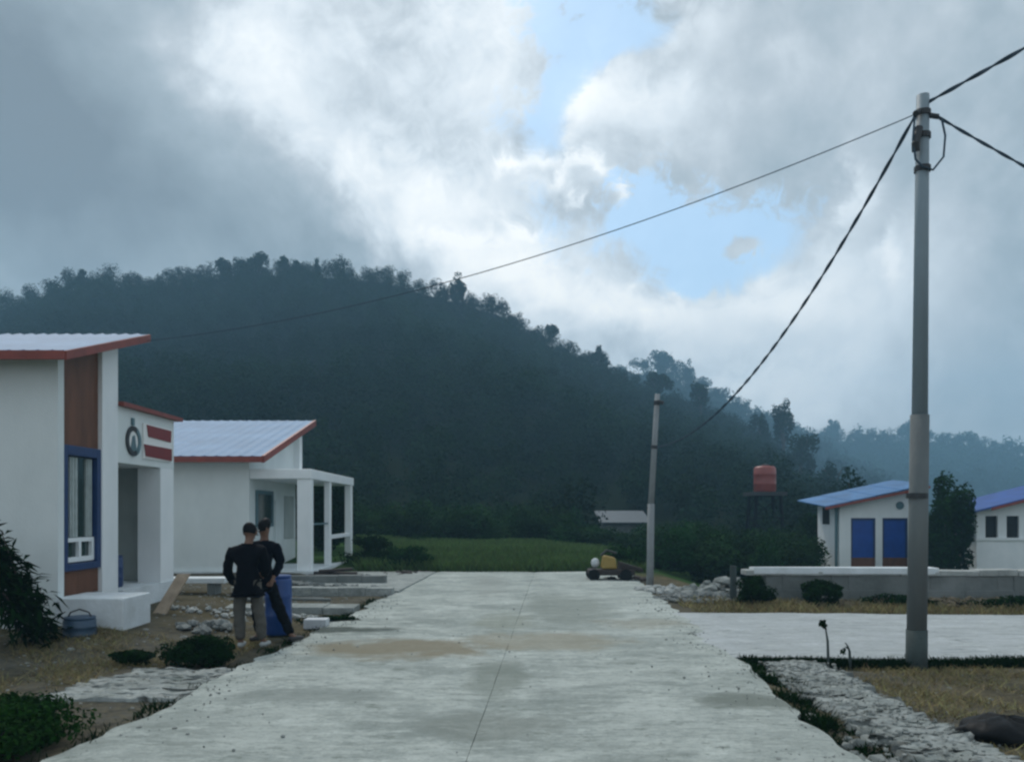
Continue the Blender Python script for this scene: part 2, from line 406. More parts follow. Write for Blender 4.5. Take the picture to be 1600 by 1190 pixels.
def leafcloud(rng, n, rx, ry, rz, size, clumps=9, cl=.45, flat=.0):
    """leaf quads gathered in clumps inside an ellipsoid centred on the origin: (n,4,3)"""
    cc = rng.normal(size=(clumps, 3)); cc /= np.linalg.norm(cc, axis=1)[:, None]
    cc *= (rng.random((clumps, 1))**.45)*(1-cl*.6)
    which = rng.integers(0, clumps, n)
    d = rng.normal(size=(n, 3)); d /= np.linalg.norm(d, axis=1)[:, None]
    rad = cl*(rng.uniform(.65, 1.15, clumps)[which])*(rng.random(n)**.3)
    p = cc[which]+d*rad[:, None]
    p *= np.array([rx, ry, rz])
    nrm = d+rng.normal(size=(n, 3))*.6; nrm[:, 2] += flat; nrm /= np.linalg.norm(nrm, axis=1)[:, None]
    a = rng.normal(size=(n, 3)); t = np.cross(nrm, a); t /= np.linalg.norm(t, axis=1)[:, None]; b = np.cross(nrm, t)
    s = size*rng.uniform(.55, 1.3, n)[:, None]
    return np.stack([p-t*s*.5, p-b*s*.28+t*s*.05, p+t*s*.5, p+b*s*.28+t*s*.05], axis=1)

# ------------------------------------------------------------------ terrain
def interp(pts, x): return np.interp(x, [p[0] for p in pts], [p[1] for p in pts])
S1 = [(-900, 640), (-400, 540), (0, 462), (60, 452), (110, 430), (300, 420), (395, 412), (500, 414), (600, 420), (650, 434), (780, 472), (850, 516),
      (930, 556), (1000, 592), (1060, 622), (1130, 650), (1200, 690), (1260, 748), (1330, 800), (1400, 850), (3000, 900)]
S2 = [(600, 800), (850, 700), (930, 580), (985, 560), (1040, 553), (1080, 585), (1130, 612), (1200, 650), (1300, 700), (1450, 790), (1600, 850), (3000, 900)]
S3 = [(600, 760), (1000, 700), (1200, 668), (1240, 662), (1330, 672), (1420, 670), (1500, 672), (1560, 688), (1640, 700), (2000, 720), (3000, 760)]
LAYERS = [(S1, 46, 205, 3.0, 6.0), (S2, 230, 430, 7.5, 8.0), (S3, 380, 560, 8.0, 9.0)]
def wob(x, y):
    return (np.sin(x*.05+1.3)*np.cos(y*.043+.4)+.6*np.sin(x*.11+y*.07)+.4*np.sin(x*.021-y*.19+2))
def layer_z(i, x, y):
    S, Y0, RR, sub, _ = LAYERS[i]
    ys = np.maximum(y, 5.0); px = 800+F*x/ys
    zr = np.maximum(CH+(800-interp(S, px))/F*RR-sub, 0.0)
    t = (y-Y0)/(RR-Y0)
    up = np.clip(t, 0, 1); sh = np.where(up < 1, up**1.15*(1-.12*np.sin(up*PI)), 1)
    down = np.clip(1-(t-1)*1.1, 0, 1)
    z = zr*np.where(t < 1, sh, down**1.5)
    return z+wob(x, y)*1.4*np.clip(z/12, 0, 1)*np.clip((1-t)*3+.25, .25, 1)
def ground_z(x, y):
    x = np.asarray(x, float); y = np.asarray(y, float)
    z = -.06+.02*np.sin(x*1.7+.3)*np.sin(y*1.3)
    z = z - .10*np.clip((2.6-np.abs(x-.05*y+.7))/.3, 0, 1)*(y < 23.5)          # bed under the road slab
    z = z - .05*np.exp(-((y-(9.25-.0552*(x-3)))/.2)**2)*np.clip((x-2.5)/.3, 0, 1)*np.clip((6.5-x)/2.5, .15, 1)
    low = np.clip((y-16.6)/2.0, 0, 1)*np.clip((x-4.2)/2.5, 0, 1)*np.clip((60-y)/18, 0, 1)
    z = z - .80*low
    z = z + .18*np.clip((-x-4.4)/1.2, 0, 1)*np.clip((y-9.5)/1.5, 0, 1)*np.clip((40-y)/5, 0, 1)
    z = z + .25*np.clip((y-23.4)/4, 0, 1)*np.clip((4-x)/3, 0, 1)*np.clip((60-y)/20, 0, 1)
    h = np.maximum.reduce([layer_z(0, x, y), layer_z(1, x, y), layer_z(2, x, y)])
    return z+np.where(y > 40, h, 0)
def axis(segs):
    out = []
    for a, b, n in segs: out += list(np.linspace(a, b, n, endpoint=False))
    out.append(segs[-1][1]); return np.array(out)
xs = axis([(-430, -150, 30), (-150, -30, 40), (-30, -9, 30), (-9, 12, 110), (12, 40, 40), (40, 430, 70)])
ys = axis([(-85, -5, 12), (-5, 4, 10), (4, 19, 110), (19, 50, 60), (50, 210, 70), (210, 630, 70)])
X, Y = np.meshgrid(xs, ys); Z = ground_z(X, Y)
g = MB(); nx, ny = len(xs), len(ys)
me = bpy.data.meshes.new('ground')
idx = np.arange(nx*ny).reshape(ny, nx)
fq = np.stack([idx[:-1, :-1], idx[:-1, 1:], idx[1:, 1:], idx[1:, :-1]], axis=-1).reshape(-1, 4)
me.from_pydata(np.stack([X, Y, Z], -1).reshape(-1, 3).tolist(), [], fq.tolist())
me.materials.append(MATS['ground']); me.polygons.foreach_set('use_smooth', [True]*len(me.polygons))
struct(bpy.data.objects.new('ground', me)); C.objects.link(bpy.data.objects['ground'])

# ------------------------------------------------------------------ roads
K = .0552
def road_x(off, y): return off+K*y       # offset from the camera line, running along the road
OL, OR_, OC = -3.47, 2.08, -.62
def slab(name, left, right, y0, y1, z, th, m, step=.12, seed=1, rag=.05, ragr=None, dip=.012, inner='', rag_in=.04):
    """cast slab with slightly ragged long edges and an uneven top; left/right are functions of y"""
    rng = np.random.default_rng(seed); ragr = rag if ragr is None else ragr
    n = int((y1-y0)/step)+2; k = 14
    yy_ = np.linspace(y0, y1, n); mb = MB(); top = []; wv = lambda y, p: .022*math.sin(y*1.9+p)+.016*math.sin(y*4.3+2*p)+.012*math.sin(y*9.7+p)
    el = np.convolve(rng.normal(size=n+4), [.25, .5, .25], 'same')[:n]*rag; er = np.convolve(rng.normal(size=n+4), [.25, .5, .25], 'same')[:n]*ragr
    for i, y in enumerate(yy_):
        wl = 0 if inner == 'l' else wv(y, 1); wr = 0 if inner == 'r' else wv(y, 4)
        a, b = left(y)+wl+el[i]*(rag_in if inner == 'l' else 1), right(y)+wr+er[i]*(rag_in if inner == 'r' else 1)
        for j in range(k+1):
            x = a+(b-a)*j/k
            zz = z+dip*math.sin(x*1.9+y*.7)*math.sin(y*1.1+x*.4)
            if j in (0, k): zz -= .012
            top.append((x, y, zz))
    W = k+1; off = len(top); vs = top+[(x, y, zz-th) for x, y, zz in top]; fs = []
    for i in range(n-1):
        for j in range(k): a = i*W+j; fs.append((a, a+1, a+1+W, a+W)); fs.append((a+off, a+W+off, a+W+1+off, a+1+off))
        a = i*W; fs.append((a, a+W, a+W+off, a+off)); a = i*W+k; fs.append((a, a+off, a+W+off, a+W))
    for j in range(k):
        fs.append((j, j+off, j+1+off, j+1)); a = (n-1)*W+j; fs.append((a, a+1, a+1+off, a+off))
    mb.add(vs, fs)
    return mb.build(name, m, smooth=False)
# two carriageway lanes with the open lengthwise joint between them, cast bay by bay
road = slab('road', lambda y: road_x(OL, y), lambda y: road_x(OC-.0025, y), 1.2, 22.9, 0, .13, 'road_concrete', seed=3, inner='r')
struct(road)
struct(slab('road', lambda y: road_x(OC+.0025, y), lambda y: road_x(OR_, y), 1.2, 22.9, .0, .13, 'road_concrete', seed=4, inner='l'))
# side road to the right
def side(name, x0, x1, seed):
    n = 40; mb = MB(); rng = np.random.default_rng(seed); k = 8
    vs = []; 
    for i in range(n+1):
        x = x0+(x1-x0)*i/n
        y0 = 9.42-K*(x-3)+rng.normal()*.015; y1 = 13.65-K*(x-3)+rng.normal()*.03
        if x < 3.0: y0 += 0
        for j in range(k+1):
            y = y0+(y1-y0)*j/k; vs.append((x, y, -.008+.004*math.sin(x*1.3+y)))
    W = k+1; off = len(vs); vs += [(x, y, z-.34) for x, y, z in vs]; fs = []
    for i in range(n):
        for j in range(k): a = i*W+j; fs.append((a, a+W, a+W+1, a+1)); fs.append((a+off, a+1+off, a+W+1+off, a+W+off))
        a = i*W; fs.append((a, a+off, a+W+off, a+W)); a = i*W+k; fs.append((a, a+W, a+W+off, a+off))
    for j in range(k): fs.append((j, j+1, j+1+off, j+off)); a = n*W+j; fs.append((a, a+off, a+1+off, a+1))
    mb.add(vs, fs); return struct(mb.build(name, 'side_concrete'))
side('side_road', 2.42, 24, 5)
# frontage slab by the second house
fr = MB(); fr.hexa([(-5.2, 17.1, -.1), (-2.42, 17.1, -.1), (-2.15, 22.6, -.1), (-5.2, 22.6, -.1)], [(-5.2, 17.1, .025), (-2.42, 17.1, .025), (-2.15, 22.6, .025), (-5.2, 22.6, .025)])
struct(fr.build('path', 'rough_concrete'))
# rough cast shoulder on the right, beyond the open gutter, and the broken one on the left
def rough_strip(name, pts_l, pts_r, z, seed, n=150, k=26, amp=.035, kind=True):
    rng = np.random.default_rng(seed); vs = []
    ql = np.array(pts_l); qr = np.array(pts_r)
    for i in range(n+1):
        t = i/n
        l_ = np.array([np.interp(t, np.linspace(0, 1, len(ql)), ql[:, c]) for c in (0, 1)])
        r_ = np.array([np.interp(t, np.linspace(0, 1, len(qr)), qr[:, c]) for c in (0, 1)])
        l_[0] += rng.normal()*.07; r_[0] += rng.normal()*.06
        for j in range(k+1):
            p = l_+(r_-l_)*j/k+rng.normal(size=2)*.012
            e = 1 if 0 < j < k else 0
            lum = math.sin(p[1]*7.1+p[0]*5)*math.sin(p[0]*9.3-p[1]*3.7+1)+.7*math.sin(p[1]*17+p[0]*13)*math.sin(p[0]*21-p[1]*5)
            vs.append((p[0], p[1], z+rng.normal()*amp*.10*e+amp*.42*lum*e-(.07 if not e else 0)))
    W = k+1; off = len(vs); vs += [(x, y, -.25) for x, y, zz in vs]; fs = []
    for i in range(n):
        for j in range(k): a = i*W+j; fs.append((a, a+1, a+1+W, a+W))
        a = i*W; fs.append((a, a+W, a+W+off, a+off)); a = i*W+k; fs.append((a, a+off, a+W+off, a+W))
    for j in range(k): fs.append((j, j+off, j+1+off, j+1)); a = n*W+j; fs.append((a, a+1, a+1+off, a+off))
    return struct(MB().add(vs, fs).build(name, 'rough_concrete', smooth=True))
rough_strip('path', [(road_x(2.62, 4.2), 4.2), (road_x(2.50, 6.3), 6.3), (road_x(2.32, 8), 8), (road_x(2.36, 9.2), 9.2)],
            [(road_x(3.3, 4.2), 4.2), (road_x(3.12, 6.3), 6.3), (road_x(3.08, 8), 8), (road_x(3.0, 9.2), 9.2)], .0, 8)
rough_strip('path', [(-4.45, 7.45), (-4.35, 8.2), (-4.1, 8.9)], [(road_x(OL, 7.45)-.03, 7.45), (road_x(OL, 8.2)-.02, 8.2), (road_x(OL, 8.9)-.02, 8.9)], -.03, 9, n=70, amp=.035)

# broken lumps of concrete and moss in the open gutter
rng = random.Random(4)
mb = MB()
for i in range(46):
    y = rng.uniform(4.8, 9.1); x = road_x(rng.uniform(2.12, 2.55), y); mb.rock((x, y, -.06), rng.uniform(.03, .11), rng)
tag(mb.build('rubble', 'rubble'), 'broken concrete lumps scattered along the open gutter right of the road', 'rubble', kind='stuff')

# ------------------------------------------------------------------ houses
def wall_box(mb, x0, x1, y0, y1, z0, z1): return mb.box(x0, x1, y0, y1, z0, z1)
def sheet_roof(name, x0, x1, ya, za, yb, zb, m, parent, th=.05, rib=.19):
    """ribbed sheet roof, low edge at ya, high edge at yb, ribs running up the slope"""
    mb = MB(); n = int((x1-x0)/rib); L = math.hypot(yb-ya, zb-za); ny_, nz_ = -(zb-za)/L, (yb-ya)/L
    vs = []
    for i in range(n*4+1):
        x = x0+(x1-x0)*i/(n*4); h = (.018 if i % 4 == 1 else .0)
        for (y, z) in ((ya, za), (yb, zb)):
            vs.append((x, y+ny_*h, z+nz_*h))
    m0 = len(vs)
    vs += [(x, y-ny_*th, z-nz_*th) for x, y, z in vs]
    fs = []; k = n*4
    for i in range(k):
        a = 2*i; fs.append((a, a+2, a+3, a+1)); fs.append((a+m0, a+1+m0, a+3+m0, a+2+m0))
        fs.append((a, a+m0, a+2+m0, a+2)); fs.append((a+1, a+3, a+3+m0, a+1+m0))
    fs.append((0, 1, 1+m0, m0)); a = 2*k; fs.append((a, a+m0, a+1+m0, a+1))
    return mb.add(vs, fs).build(name, m, parent)

# ---- first house on the left
h1 = thing('house', 'nearest white house on the left with a tall blue-framed window and pale sheet roof', 'house', (-6.3, 11.1, 0))
XF, YF = -6.3, 11.1
def roofz(y, ya=10.7, za=3.80, yb=13.15, zb=4.56): return za+(zb-za)*(y-ya)/(yb-ya)
b = MB()
b.hexa([(-14, YF, -.1), (XF, YF, -.1), (XF, YF+.15, -.1), (-14, YF+.15, -.1)], [(-14, YF, roofz(YF)-.08), (XF, YF, roofz(YF)-.08), (XF, YF+.15, roofz(YF+.15)-.08), (-14, YF+.15, roofz(YF+.15)-.08)])
b.hexa([(-14, 12.74, -.1), (XF-.35, 12.74, -.1), (XF-.35, 12.9, -.1), (-14, 12.9, -.1)], [(-14, 12.74, roofz(12.74)-.08), (XF-.35, 12.74, roofz(12.74)-.08), (XF-.35, 12.9, roofz(12.9)-.08), (-14, 12.9, roofz(12.9)-.08)])
b.box(-14, -7.6, 12.9, 16.4, -.1, 3.1)
b.build('wall', 'wall_paint', h1)
# pillar between window bay and porch, and the porch corner pillar
b = MB(); b.hexa([(XF-.35, 12.27, .1), (XF+.02, 12.27, .1), (XF+.02, 12.76, .1), (XF-.35, 12.76, .1)], [(XF-.35, 12.27, roofz(12.27)-.08), (XF+.02, 12.27, roofz(12.27)-.08), (XF+.02, 12.76, roofz(12.76)-.08), (XF-.35, 12.76, roofz(12.76)-.08)])
b.build('pillar', 'trim_paint', h1, bevel=.01)
MB().box(-6.72, XF, 14.35, 14.9, -.05, 2.5).build('pillar', 'trim_paint', h1, bevel=.01)
# brown panels above and under the window
b = MB(); b.hexa([(XF-.2, 11.25, 2.66), (XF-.05, 11.25, 2.66), (XF-.05, 12.27, 2.66), (XF-.2, 12.27, 2.66)], [(XF-.2, 11.25, roofz(11.25)-.08), (XF-.05, 11.25, roofz(11.25)-.08), (XF-.05, 12.27, roofz(12.27)-.08), (XF-.2, 12.27, roofz(12.27)-.08)])
b.build('brown_panel', 'brown_panel', h1)
MB().box(XF-.2, XF-.05, 11.25, 12.27, .5, .86).build('brown_panel', 'brown_panel', h1)
win = thing('window', None, None); win.parent = h1
b = MB()
for (y0, y1, z0, z1) in ((11.25, 11.36, .86, 2.66), (12.16, 12.27, .86, 2.66), (11.36, 12.16, 2.52, 2.66), (11.36, 12.16, .86, .96)):
    b.box(XF-.16, XF-.0, y0, y1, z0, z1)
b.build('frame', 'blue_paint', win, bevel=.006)
b = MB(); b.box(XF-.13, XF-.05, 11.37, 12.15, .98, 1.05); b.box(XF-.13, XF-.05, 11.37, 12.15, 1.27, 1.33)
for y in (11.37, 11.73, 12.09): b.box(XF-.127, XF-.047, y, y+.06, 1.0, 1.30)
b.build('sash', 'trim_paint', win)
MB().box(XF-.115, XF-.10, 11.36, 12.16, .96, 2.52).build('pane', 'glass', win)
b = MB()
for (y0, y1) in ((11.54, 11.74), (11.98, 12.14)):
    for k in range(5):
        yk = y0+(y1-y0)*k/5; b.box(XF-.10+.012*(k % 2), XF-.075+.012*(k % 2), yk, yk+(y1-y0)/5, 1.34, 2.5)
b.build('curtain', 'curtain', win)
sheet_roof('roof', -14.3, -6.0, 10.7, 3.86, 13.15, 4.62, 'roof_sheet', h1)
b = MB(); b.box(-14.3, -5.97, 10.66, 10.70, 3.74, 3.86)
b.hexa([(-6.0, 10.7, 3.74), (-5.96, 10.7, 3.74), (-5.96, 13.2, 4.51), (-6.0, 13.2, 4.51)], [(-6.0, 10.7, 3.86), (-5.96, 10.7, 3.86), (-5.96, 13.2, 4.63), (-6.0, 13.2, 4.63)])
b.build('fascia', 'red_paint', h1)
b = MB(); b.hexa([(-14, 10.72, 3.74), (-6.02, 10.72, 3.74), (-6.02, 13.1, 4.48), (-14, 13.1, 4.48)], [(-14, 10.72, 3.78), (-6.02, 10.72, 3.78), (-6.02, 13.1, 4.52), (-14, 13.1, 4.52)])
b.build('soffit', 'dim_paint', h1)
# porch
b = MB(); b.box(XF-.18, XF, 12.76, 14.9, 2.5, 3.40); b.box(-7.6, XF-.18, 14.72, 14.9, 2.5, 3.40); b.box(-7.6, XF-.18, 12.9, 14.72, 2.5, 2.6)
b.build('parapet', 'wall_paint', h1)
MB().box(XF-.24, XF+.10, 12.78, 15.08, 3.403, 3.47).build('coping', 'red_paint', h1)
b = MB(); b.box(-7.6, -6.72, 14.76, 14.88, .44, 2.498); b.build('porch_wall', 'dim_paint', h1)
b = MB(); b.box(-7.6, XF+.02, 12.92, 14.9, -.1, .44); b.build('porch_floor', 'plinth_paint', h1)
b = MB(); b.box(-7.598, -7.56, 13.1, 13.9, .45, 2.3); b.build('door', 'brown_panel', h1)
# white terrace block in front of the window
MB().box(XF+.0, -5.35, 11.02, 11.85, -.1, .52).build('terrace', 'plinth_paint', h1, bevel=.02)
MB().box(-9.4, -6.69, 10.85, 11.09, -.1, .54).build('step', 'plinth_paint', h1, bevel=.02)

# sign and round emblem on the porch parapet of the first house
s = thing('sign', 'red and white two-line sign on the parapet over the porch of the nearest house', 'sign', (XF+.01, 14.1, 2.7))
MB().box(XF+.005, XF+.03, 13.62, 14.75, 2.62, 3.22).build('board', 'sign_white', s)
b = MB()
b.hexa([(XF+.033, 13.78, 3.0), (XF+.045, 13.78, 3.0), (XF+.045, 14.68, 2.98), (XF+.033, 14.68, 2.98)], [(XF+.033, 13.72, 3.2), (XF+.045, 13.72, 3.2), (XF+.045, 14.70, 3.19), (XF+.033, 14.70, 3.19)])
b.build('red_band', 'sign_red', s)
b = MB()
b.hexa([(XF+.033, 13.68, 2.66), (XF+.045, 13.68, 2.66), (XF+.045, 14.72, 2.64), (XF+.033, 14.72, 2.64)], [(XF+.033, 13.62, 2.86), (XF+.045, 13.62, 2.86), (XF+.045, 14.72, 2.86), (XF+.033, 14.72, 2.86)])
b.build('red_band', 'sign_red', s)
s = thing('emblem', 'round dark teal ring emblem beside the red sign on the porch parapet', 'emblem', (XF+.01, 13.25, 2.95))
def ring(c, r0, r1, a0, a1, x0, x1, n=26):
    mb = MB(); vs = []
    for i in range(n+1):
        t = R(a0+(a1-a0)*i/n)
        for r in (r0, r1):
            for x in (x0, x1): vs.append((x, c[0]+r*math.cos(t), c[1]+r*math.sin(t)*1.0))
    fs = []
    for i in range(n):
        a = 4*i; fs += [(a, a+1, a+5, a+4), (a+2, a+6, a+7, a+3), (a+1, a+3, a+7, a+5), (a, a+4, a+6, a+2)]
    fs += [(0, 2, 3, 1), (4*n, 4*n+1, 4*n+3, 4*n+2)]
    return mb.add(vs, fs)
MB().tube([(XF+.002, 13.28, 2.88), (XF+.012, 13.28, 2.88)], [.24, .24], 32).build('disc', 'sign_white', s)
ring((13.28, 2.88), .17, .25, 62, 298, XF+.005, XF+.03).build('ring', 'dark_steel', s)
ring((13.28, 2.88), .17, .25, -61, 61, XF+.006, XF+.032).build('ring', 'teal_grey', s)
b = MB(); b.box(XF+.005, XF+.03, 13.22, 13.30, 3.14, 3.26)
b.build('crown_mark', 'teal_grey', s)
b = MB(); b.hexa([(XF+.013, 13.18, 2.72), (XF+.028, 13.18, 2.72), (XF+.028, 13.38, 2.72), (XF+.013, 13.38, 2.72)], [(XF+.013, 13.25, 2.96), (XF+.028, 13.25, 2.96), (XF+.028, 13.31, 2.98), (XF+.013, 13.31, 2.98)]); b.build('stem_mark', 'teal_grey', s)

# ---- second house on the left
h2 = thing('house', 'second white house along the left side with a pale blue-grey roof and open columned porch', 'house', (-6.9, 21, 0))
X2 = -6.9
def rz2(y): return 3.08+(4.56-3.08)*(y-20.5)/(25.8-20.5)
b = MB()
b.hexa([(-15, 21, -.1), (X2, 21, -.1), (X2, 21.15, -.1), (-15, 21.15, -.1)], [(-15, 21, rz2(21)-.06), (X2, 21, rz2(21)-.06), (X2, 21.15, rz2(21.15)-.06), (-15, 21.15, rz2(21.15)-.06)])
b.hexa([(X2-.15, 21.15, -.1), (X2, 21.15, -.1), (X2, 25.5, -.1), (X2-.15, 25.5, -.1)], [(X2-.15, 21.15, rz2(21.15)-.06), (X2, 21.15, rz2(21.15)-.06), (X2, 25.5, rz2(25.5)-.06), (X2-.15, 25.5, rz2(25.5)-.06)])
b.box(-15, X2-.15, 25.35, 25.5, -.1, rz2(25.35)-.06)
b.build('wall', 'wall_paint', h2)
MB().box(X2-.02, X2+.18, 25.3, 25.62, 2.86, 4.40).build('pillar', 'trim_paint', h2)
sheet_roof('roof', -15.3, -6.42, 20.5, 3.14, 25.9, 4.66, 'roof_sheet', h2, rib=.3)
b = MB(); b.box(-15.3, -6.38, 20.43, 20.5, 2.98, 3.13)
b.hexa([(-6.42, 20.5, 2.97), (-6.35, 20.5, 2.97), (-6.35, 25.95, 4.50), (-6.42, 25.95, 4.50)], [(-6.42, 20.5, 3.15), (-6.35, 20.5, 3.15), (-6.35, 25.95, 4.69), (-6.42, 25.95, 4.69)])
b.build('fascia', 'red_paint', h2)
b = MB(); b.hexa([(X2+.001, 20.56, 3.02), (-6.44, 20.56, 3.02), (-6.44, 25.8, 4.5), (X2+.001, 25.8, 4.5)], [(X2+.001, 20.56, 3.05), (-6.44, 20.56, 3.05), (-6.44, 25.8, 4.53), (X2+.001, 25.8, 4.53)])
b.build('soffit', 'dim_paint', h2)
MB().box(X2+.003, -5.28, 21.02, 26.7, 2.58, 2.84).build('porch_roof', 'trim_paint', h2, bevel=.02)
MB().box(-15, -5.2, 20.9, 26.8, -.15, .16).build('porch_floor', 'plinth_paint', h2)
for (x0, x1, y0, y1) in ((-5.66, -5.30, 21.06, 21.36), (-5.46, -5.30, 23.25, 23.50), (-5.50, -5.30, 26.3, 26.6)):
    MB().box(x0, x1, y0, y1, .16, 2.58).build('column', 'trim_paint', h2, bevel=.01)
b = MB(); b.box(-5.44, -5.32, 23.5, 26.3, .92, 1.03); b.build('railing', 'trim_paint', h2)
MB().box(-5.44, -5.34, 21.36, 23.25, 1.36, 1.40).build('railing', 'teal_grey', h2)
win = thing('window', None, None); win.parent = h2
b = MB()
for (y0, y1, z0, z1) in ((21.5, 21.6, 1.3, 2.3), (22.9, 23.0, 1.3, 2.3), (21.6, 22.9, 2.2, 2.3), (21.6, 22.9, 1.3, 1.4)): b.box(X2+.002, X2+.05, y0, y1, z0, z1)
b.build('frame', 'teal_grey', win)
MB().box(X2+.002, X2+.02, 21.6, 22.9, 1.4, 2.2).build('pane', 'glass', win)
MB().box(X2+.002, X2+.05, 23.2, 24.0, .17, 2.05).build('door', 'wall_paint', h2)
MB().box(X2+.002, X2+.03, 24.2, 25.2, .9, 2.2).build('shutter', 'dim_paint', h2)

# ---- houses on the right, both standing lower behind the low wall
def local_house(base, rot):
    c, s_ = math.cos(rot), math.sin(rot)
    def T(x, y, z): return (base[0]+x*c-y*s_, base[1]+x*s_+y*c, z)
    def bx(mb, x0, x1, y0, y1, z0, z1, z1r=None, z0r=None):
        """box in the house's own axes; z1r / z0r = top / bottom height at x1 when it slopes"""
        z1r = z1 if z1r is None else z1r; z0r = z0 if z0r is None else z0r
        return mb.hexa([T(x0, y0, z0), T(x1, y0, z0r), T(x1, y1, z0r), T(x0, y1, z0)], [T(x0, y0, z1), T(x1, y0, z1r), T(x1, y1, z1r), T(x0, y1, z1)])
    return T, bx
h3 = thing('house', 'small white house on the right with twin blue panels and a light blue roof', 'house', (13.3, 32.5, -.8))
T, bx = local_house((13.3, 32.5), R(0))
GZ = -.95
def rz3(x, y=0): return 2.07+x*.205+y*.09
def sl(mb, x0, x1, y0, y1, dz0, dz1, f):
    return mb.hexa([T(x, y, f(x, y)+dz0) for x, y in ((x0, y0), (x1, y0), (x1, y1), (x0, y1))], [T(x, y, f(x, y)+dz1) for x, y in ((x0, y0), (x1, y0), (x1, y1), (x0, y1))])
b = MB(); bx(b, 0, .15, .0, 2.3, GZ, rz3(0)-.03, rz3(.15)-.03); bx(b, 3.0, 3.15, 0, 2.3, GZ, rz3(3.0)-.03, rz3(3.15)-.03)
bx(b, .15, 3.0, 0, .15, 1.47, rz3(.15)-.03, rz3(3.0)-.03); bx(b, .15, 3.0, 0, .15, GZ, -.52)
bx(b, .15, 3.0, 2.15, 2.3, GZ, rz3(.15)-.03, rz3(3.0)-.03)
b.build('wall', 'trim_paint', h3)
for x0, x1 in ((.15, .47), (1.47, 1.75), (2.78, 3.0)):
    b = MB(); bx(b, x0, x1, .0, .14, -.52, 1.47); b.build('mullion', 'trim_paint', h3)
for x0, x1 in ((.47, 1.47), (1.75, 2.78)):
    wd = thing('window', None, None); wd.parent = h3
    b = MB(); bx(b, x0, x1, .05, .12, -.14, 1.47); b.build('panel', 'blue_panel', wd)
    b = MB(); bx(b, x0, x0+.08, .02, .05, -.14, 1.47); bx(b, x1-.08, x1, .02, .05, -.14, 1.47); bx(b, x0+.08, x1-.08, .02, .05, 1.38, 1.47); b.build('frame', 'blue_paint', wd)
    b = MB(); bx(b, x0, x1, .03, .12, -.52, -.14); b.build('brown_panel', 'brown_panel', wd)
b = MB(); bx(b, -.03, -.003, 1.0, 1.7, 1.2, 1.9); b.build('dark_window', 'dark_gap', h3)
b = MB(); b.tube([T(-.08, .12, GZ), T(-.08, .12, 1.95)], .06, 8); b.build('downpipe', 'teal_grey', h3)
for k in range(4):       # four overlapping roof sheets that climb to the right
    x0 = -.75+k*1.03; x1 = x0+1.10
    b = MB(); sl(b, x0, x1, -.45, 2.7, .03+k*.012, .07+k*.012, rz3); b.build('roof_sheet', 'roof_pale_blue', h3)
b = MB(); sl(b, -.75, 3.44, -.50, -.452, -.07, .03, rz3); b.build('fascia', 'red_paint', h3)
b2 = MB(); b2.tube([T(2.45, -.003, 1.98), T(2.45, -.05, 1.98)], [.16, .16], 16); b2.build('round_vent', 'teal_grey', h3)

h4 = thing('house', 'white house at the right edge with bright blue roof and a row of openings', 'house', (17.9, 31, -.8))
T, bx = local_house((18.0, 31.0), R(-4))
def rz4(x, y=0): return 1.80+x*.26+y*.05
b = MB(); bx(b, 0, 7, 0, .15, -.98, .70); bx(b, 0, 7, 0, .15, 1.56, rz4(0)-.03, rz4(7)-.03)
bx(b, 0, .15, .15, 2.2, -.98, rz4(0)-.03, rz4(.15)-.03)
bx(b, .15, 7, 2.1, 2.2, -.98, rz4(.15)-.03, rz4(7)-.03)
bx(b, 6.85, 7, .15, 2.1, -.98, rz4(6.85)-.03, rz4(7)-.03)
b.build('wall', 'trim_paint', h4)
for k in range(9):
    b = MB(); bx(b, k*.79, .33+k*.79, .0, .14, .70, 1.56); b.build('post', 'trim_paint', h4)
b = MB(); bx(b, -.04, 7, -.06, -.003, .62, .72); b.build('sill', 'trim_paint', h4)
for k in range(8):
    b = MB(); bx(b, .33+k*.79, .79+k*.79, .10, .13, .70, 1.56); b.build('opening', 'dark_gap', h4)
b = MB(); sl(b, -.5, 7.4, -.5, 2.6, .0, .06, rz4); b.build('roof', 'roof_blue', h4)
b = MB(); sl(b, .3, 7.4, -.55, -.502, -.08, .02, rz4); b.build('fascia', 'red_paint', h4)

# low wall in front of the right-hand houses
lw = thing('low_wall', 'long low grey concrete wall with a whitewashed top behind the side road', 'wall', (4.6, 15.9, 0))
def lw_y(x): return 15.75-.045*(x-4.6)
vs = []; b = MB(); n = 60; rng2 = np.random.default_rng(12)
x0, x1 = 5.0, 24
for i in range(n):
    xa, xb = x0+(x1-x0)*i/n, x0+(x1-x0)*(i+1)/n
    for (za, zb, d) in ((-.2, .18, .05), (.18, .46, .0)):
        jj = rng2.normal(size=2)*.012
        b.hexa([(xa, lw_y(xa)-d+jj[0], za), (xb, lw_y(xb)-d+jj[1], za), (xb, lw_y(xb)+.3, za), (xa, lw_y(xa)+.3, za)], [(xa, lw_y(xa)-d+jj[0], zb), (xb, lw_y(xb)-d+jj[1], zb), (xb, lw_y(xb)+.3, zb), (xa, lw_y(xa)+.3, zb)])
b.build('masonry', 'wall_grey', lw)
b = MB()
for i in range(26):
    xa, xb = 4.6+(x1-4.6)*i/26, 4.6+(x1-4.6)*(i+1)/26-.008; ja, jb = rng2.normal(size=2)*.012
    b.hexa([(xa, lw_y(xa)-.03+ja, .46), (xb, lw_y(xb)-.03+jb, .46), (xb, lw_y(xb)+.35, .46), (xa, lw_y(xa)+.35, .46)], [(xa, lw_y(xa)-.03+ja, .57+ja), (xb, lw_y(xb)-.03+jb, .57+jb), (xb, lw_y(xb)+.35, .57+jb), (xa, lw_y(xa)+.35, .57+ja)])
b.build('coping', 'kerb_concrete', lw, bevel=.015)
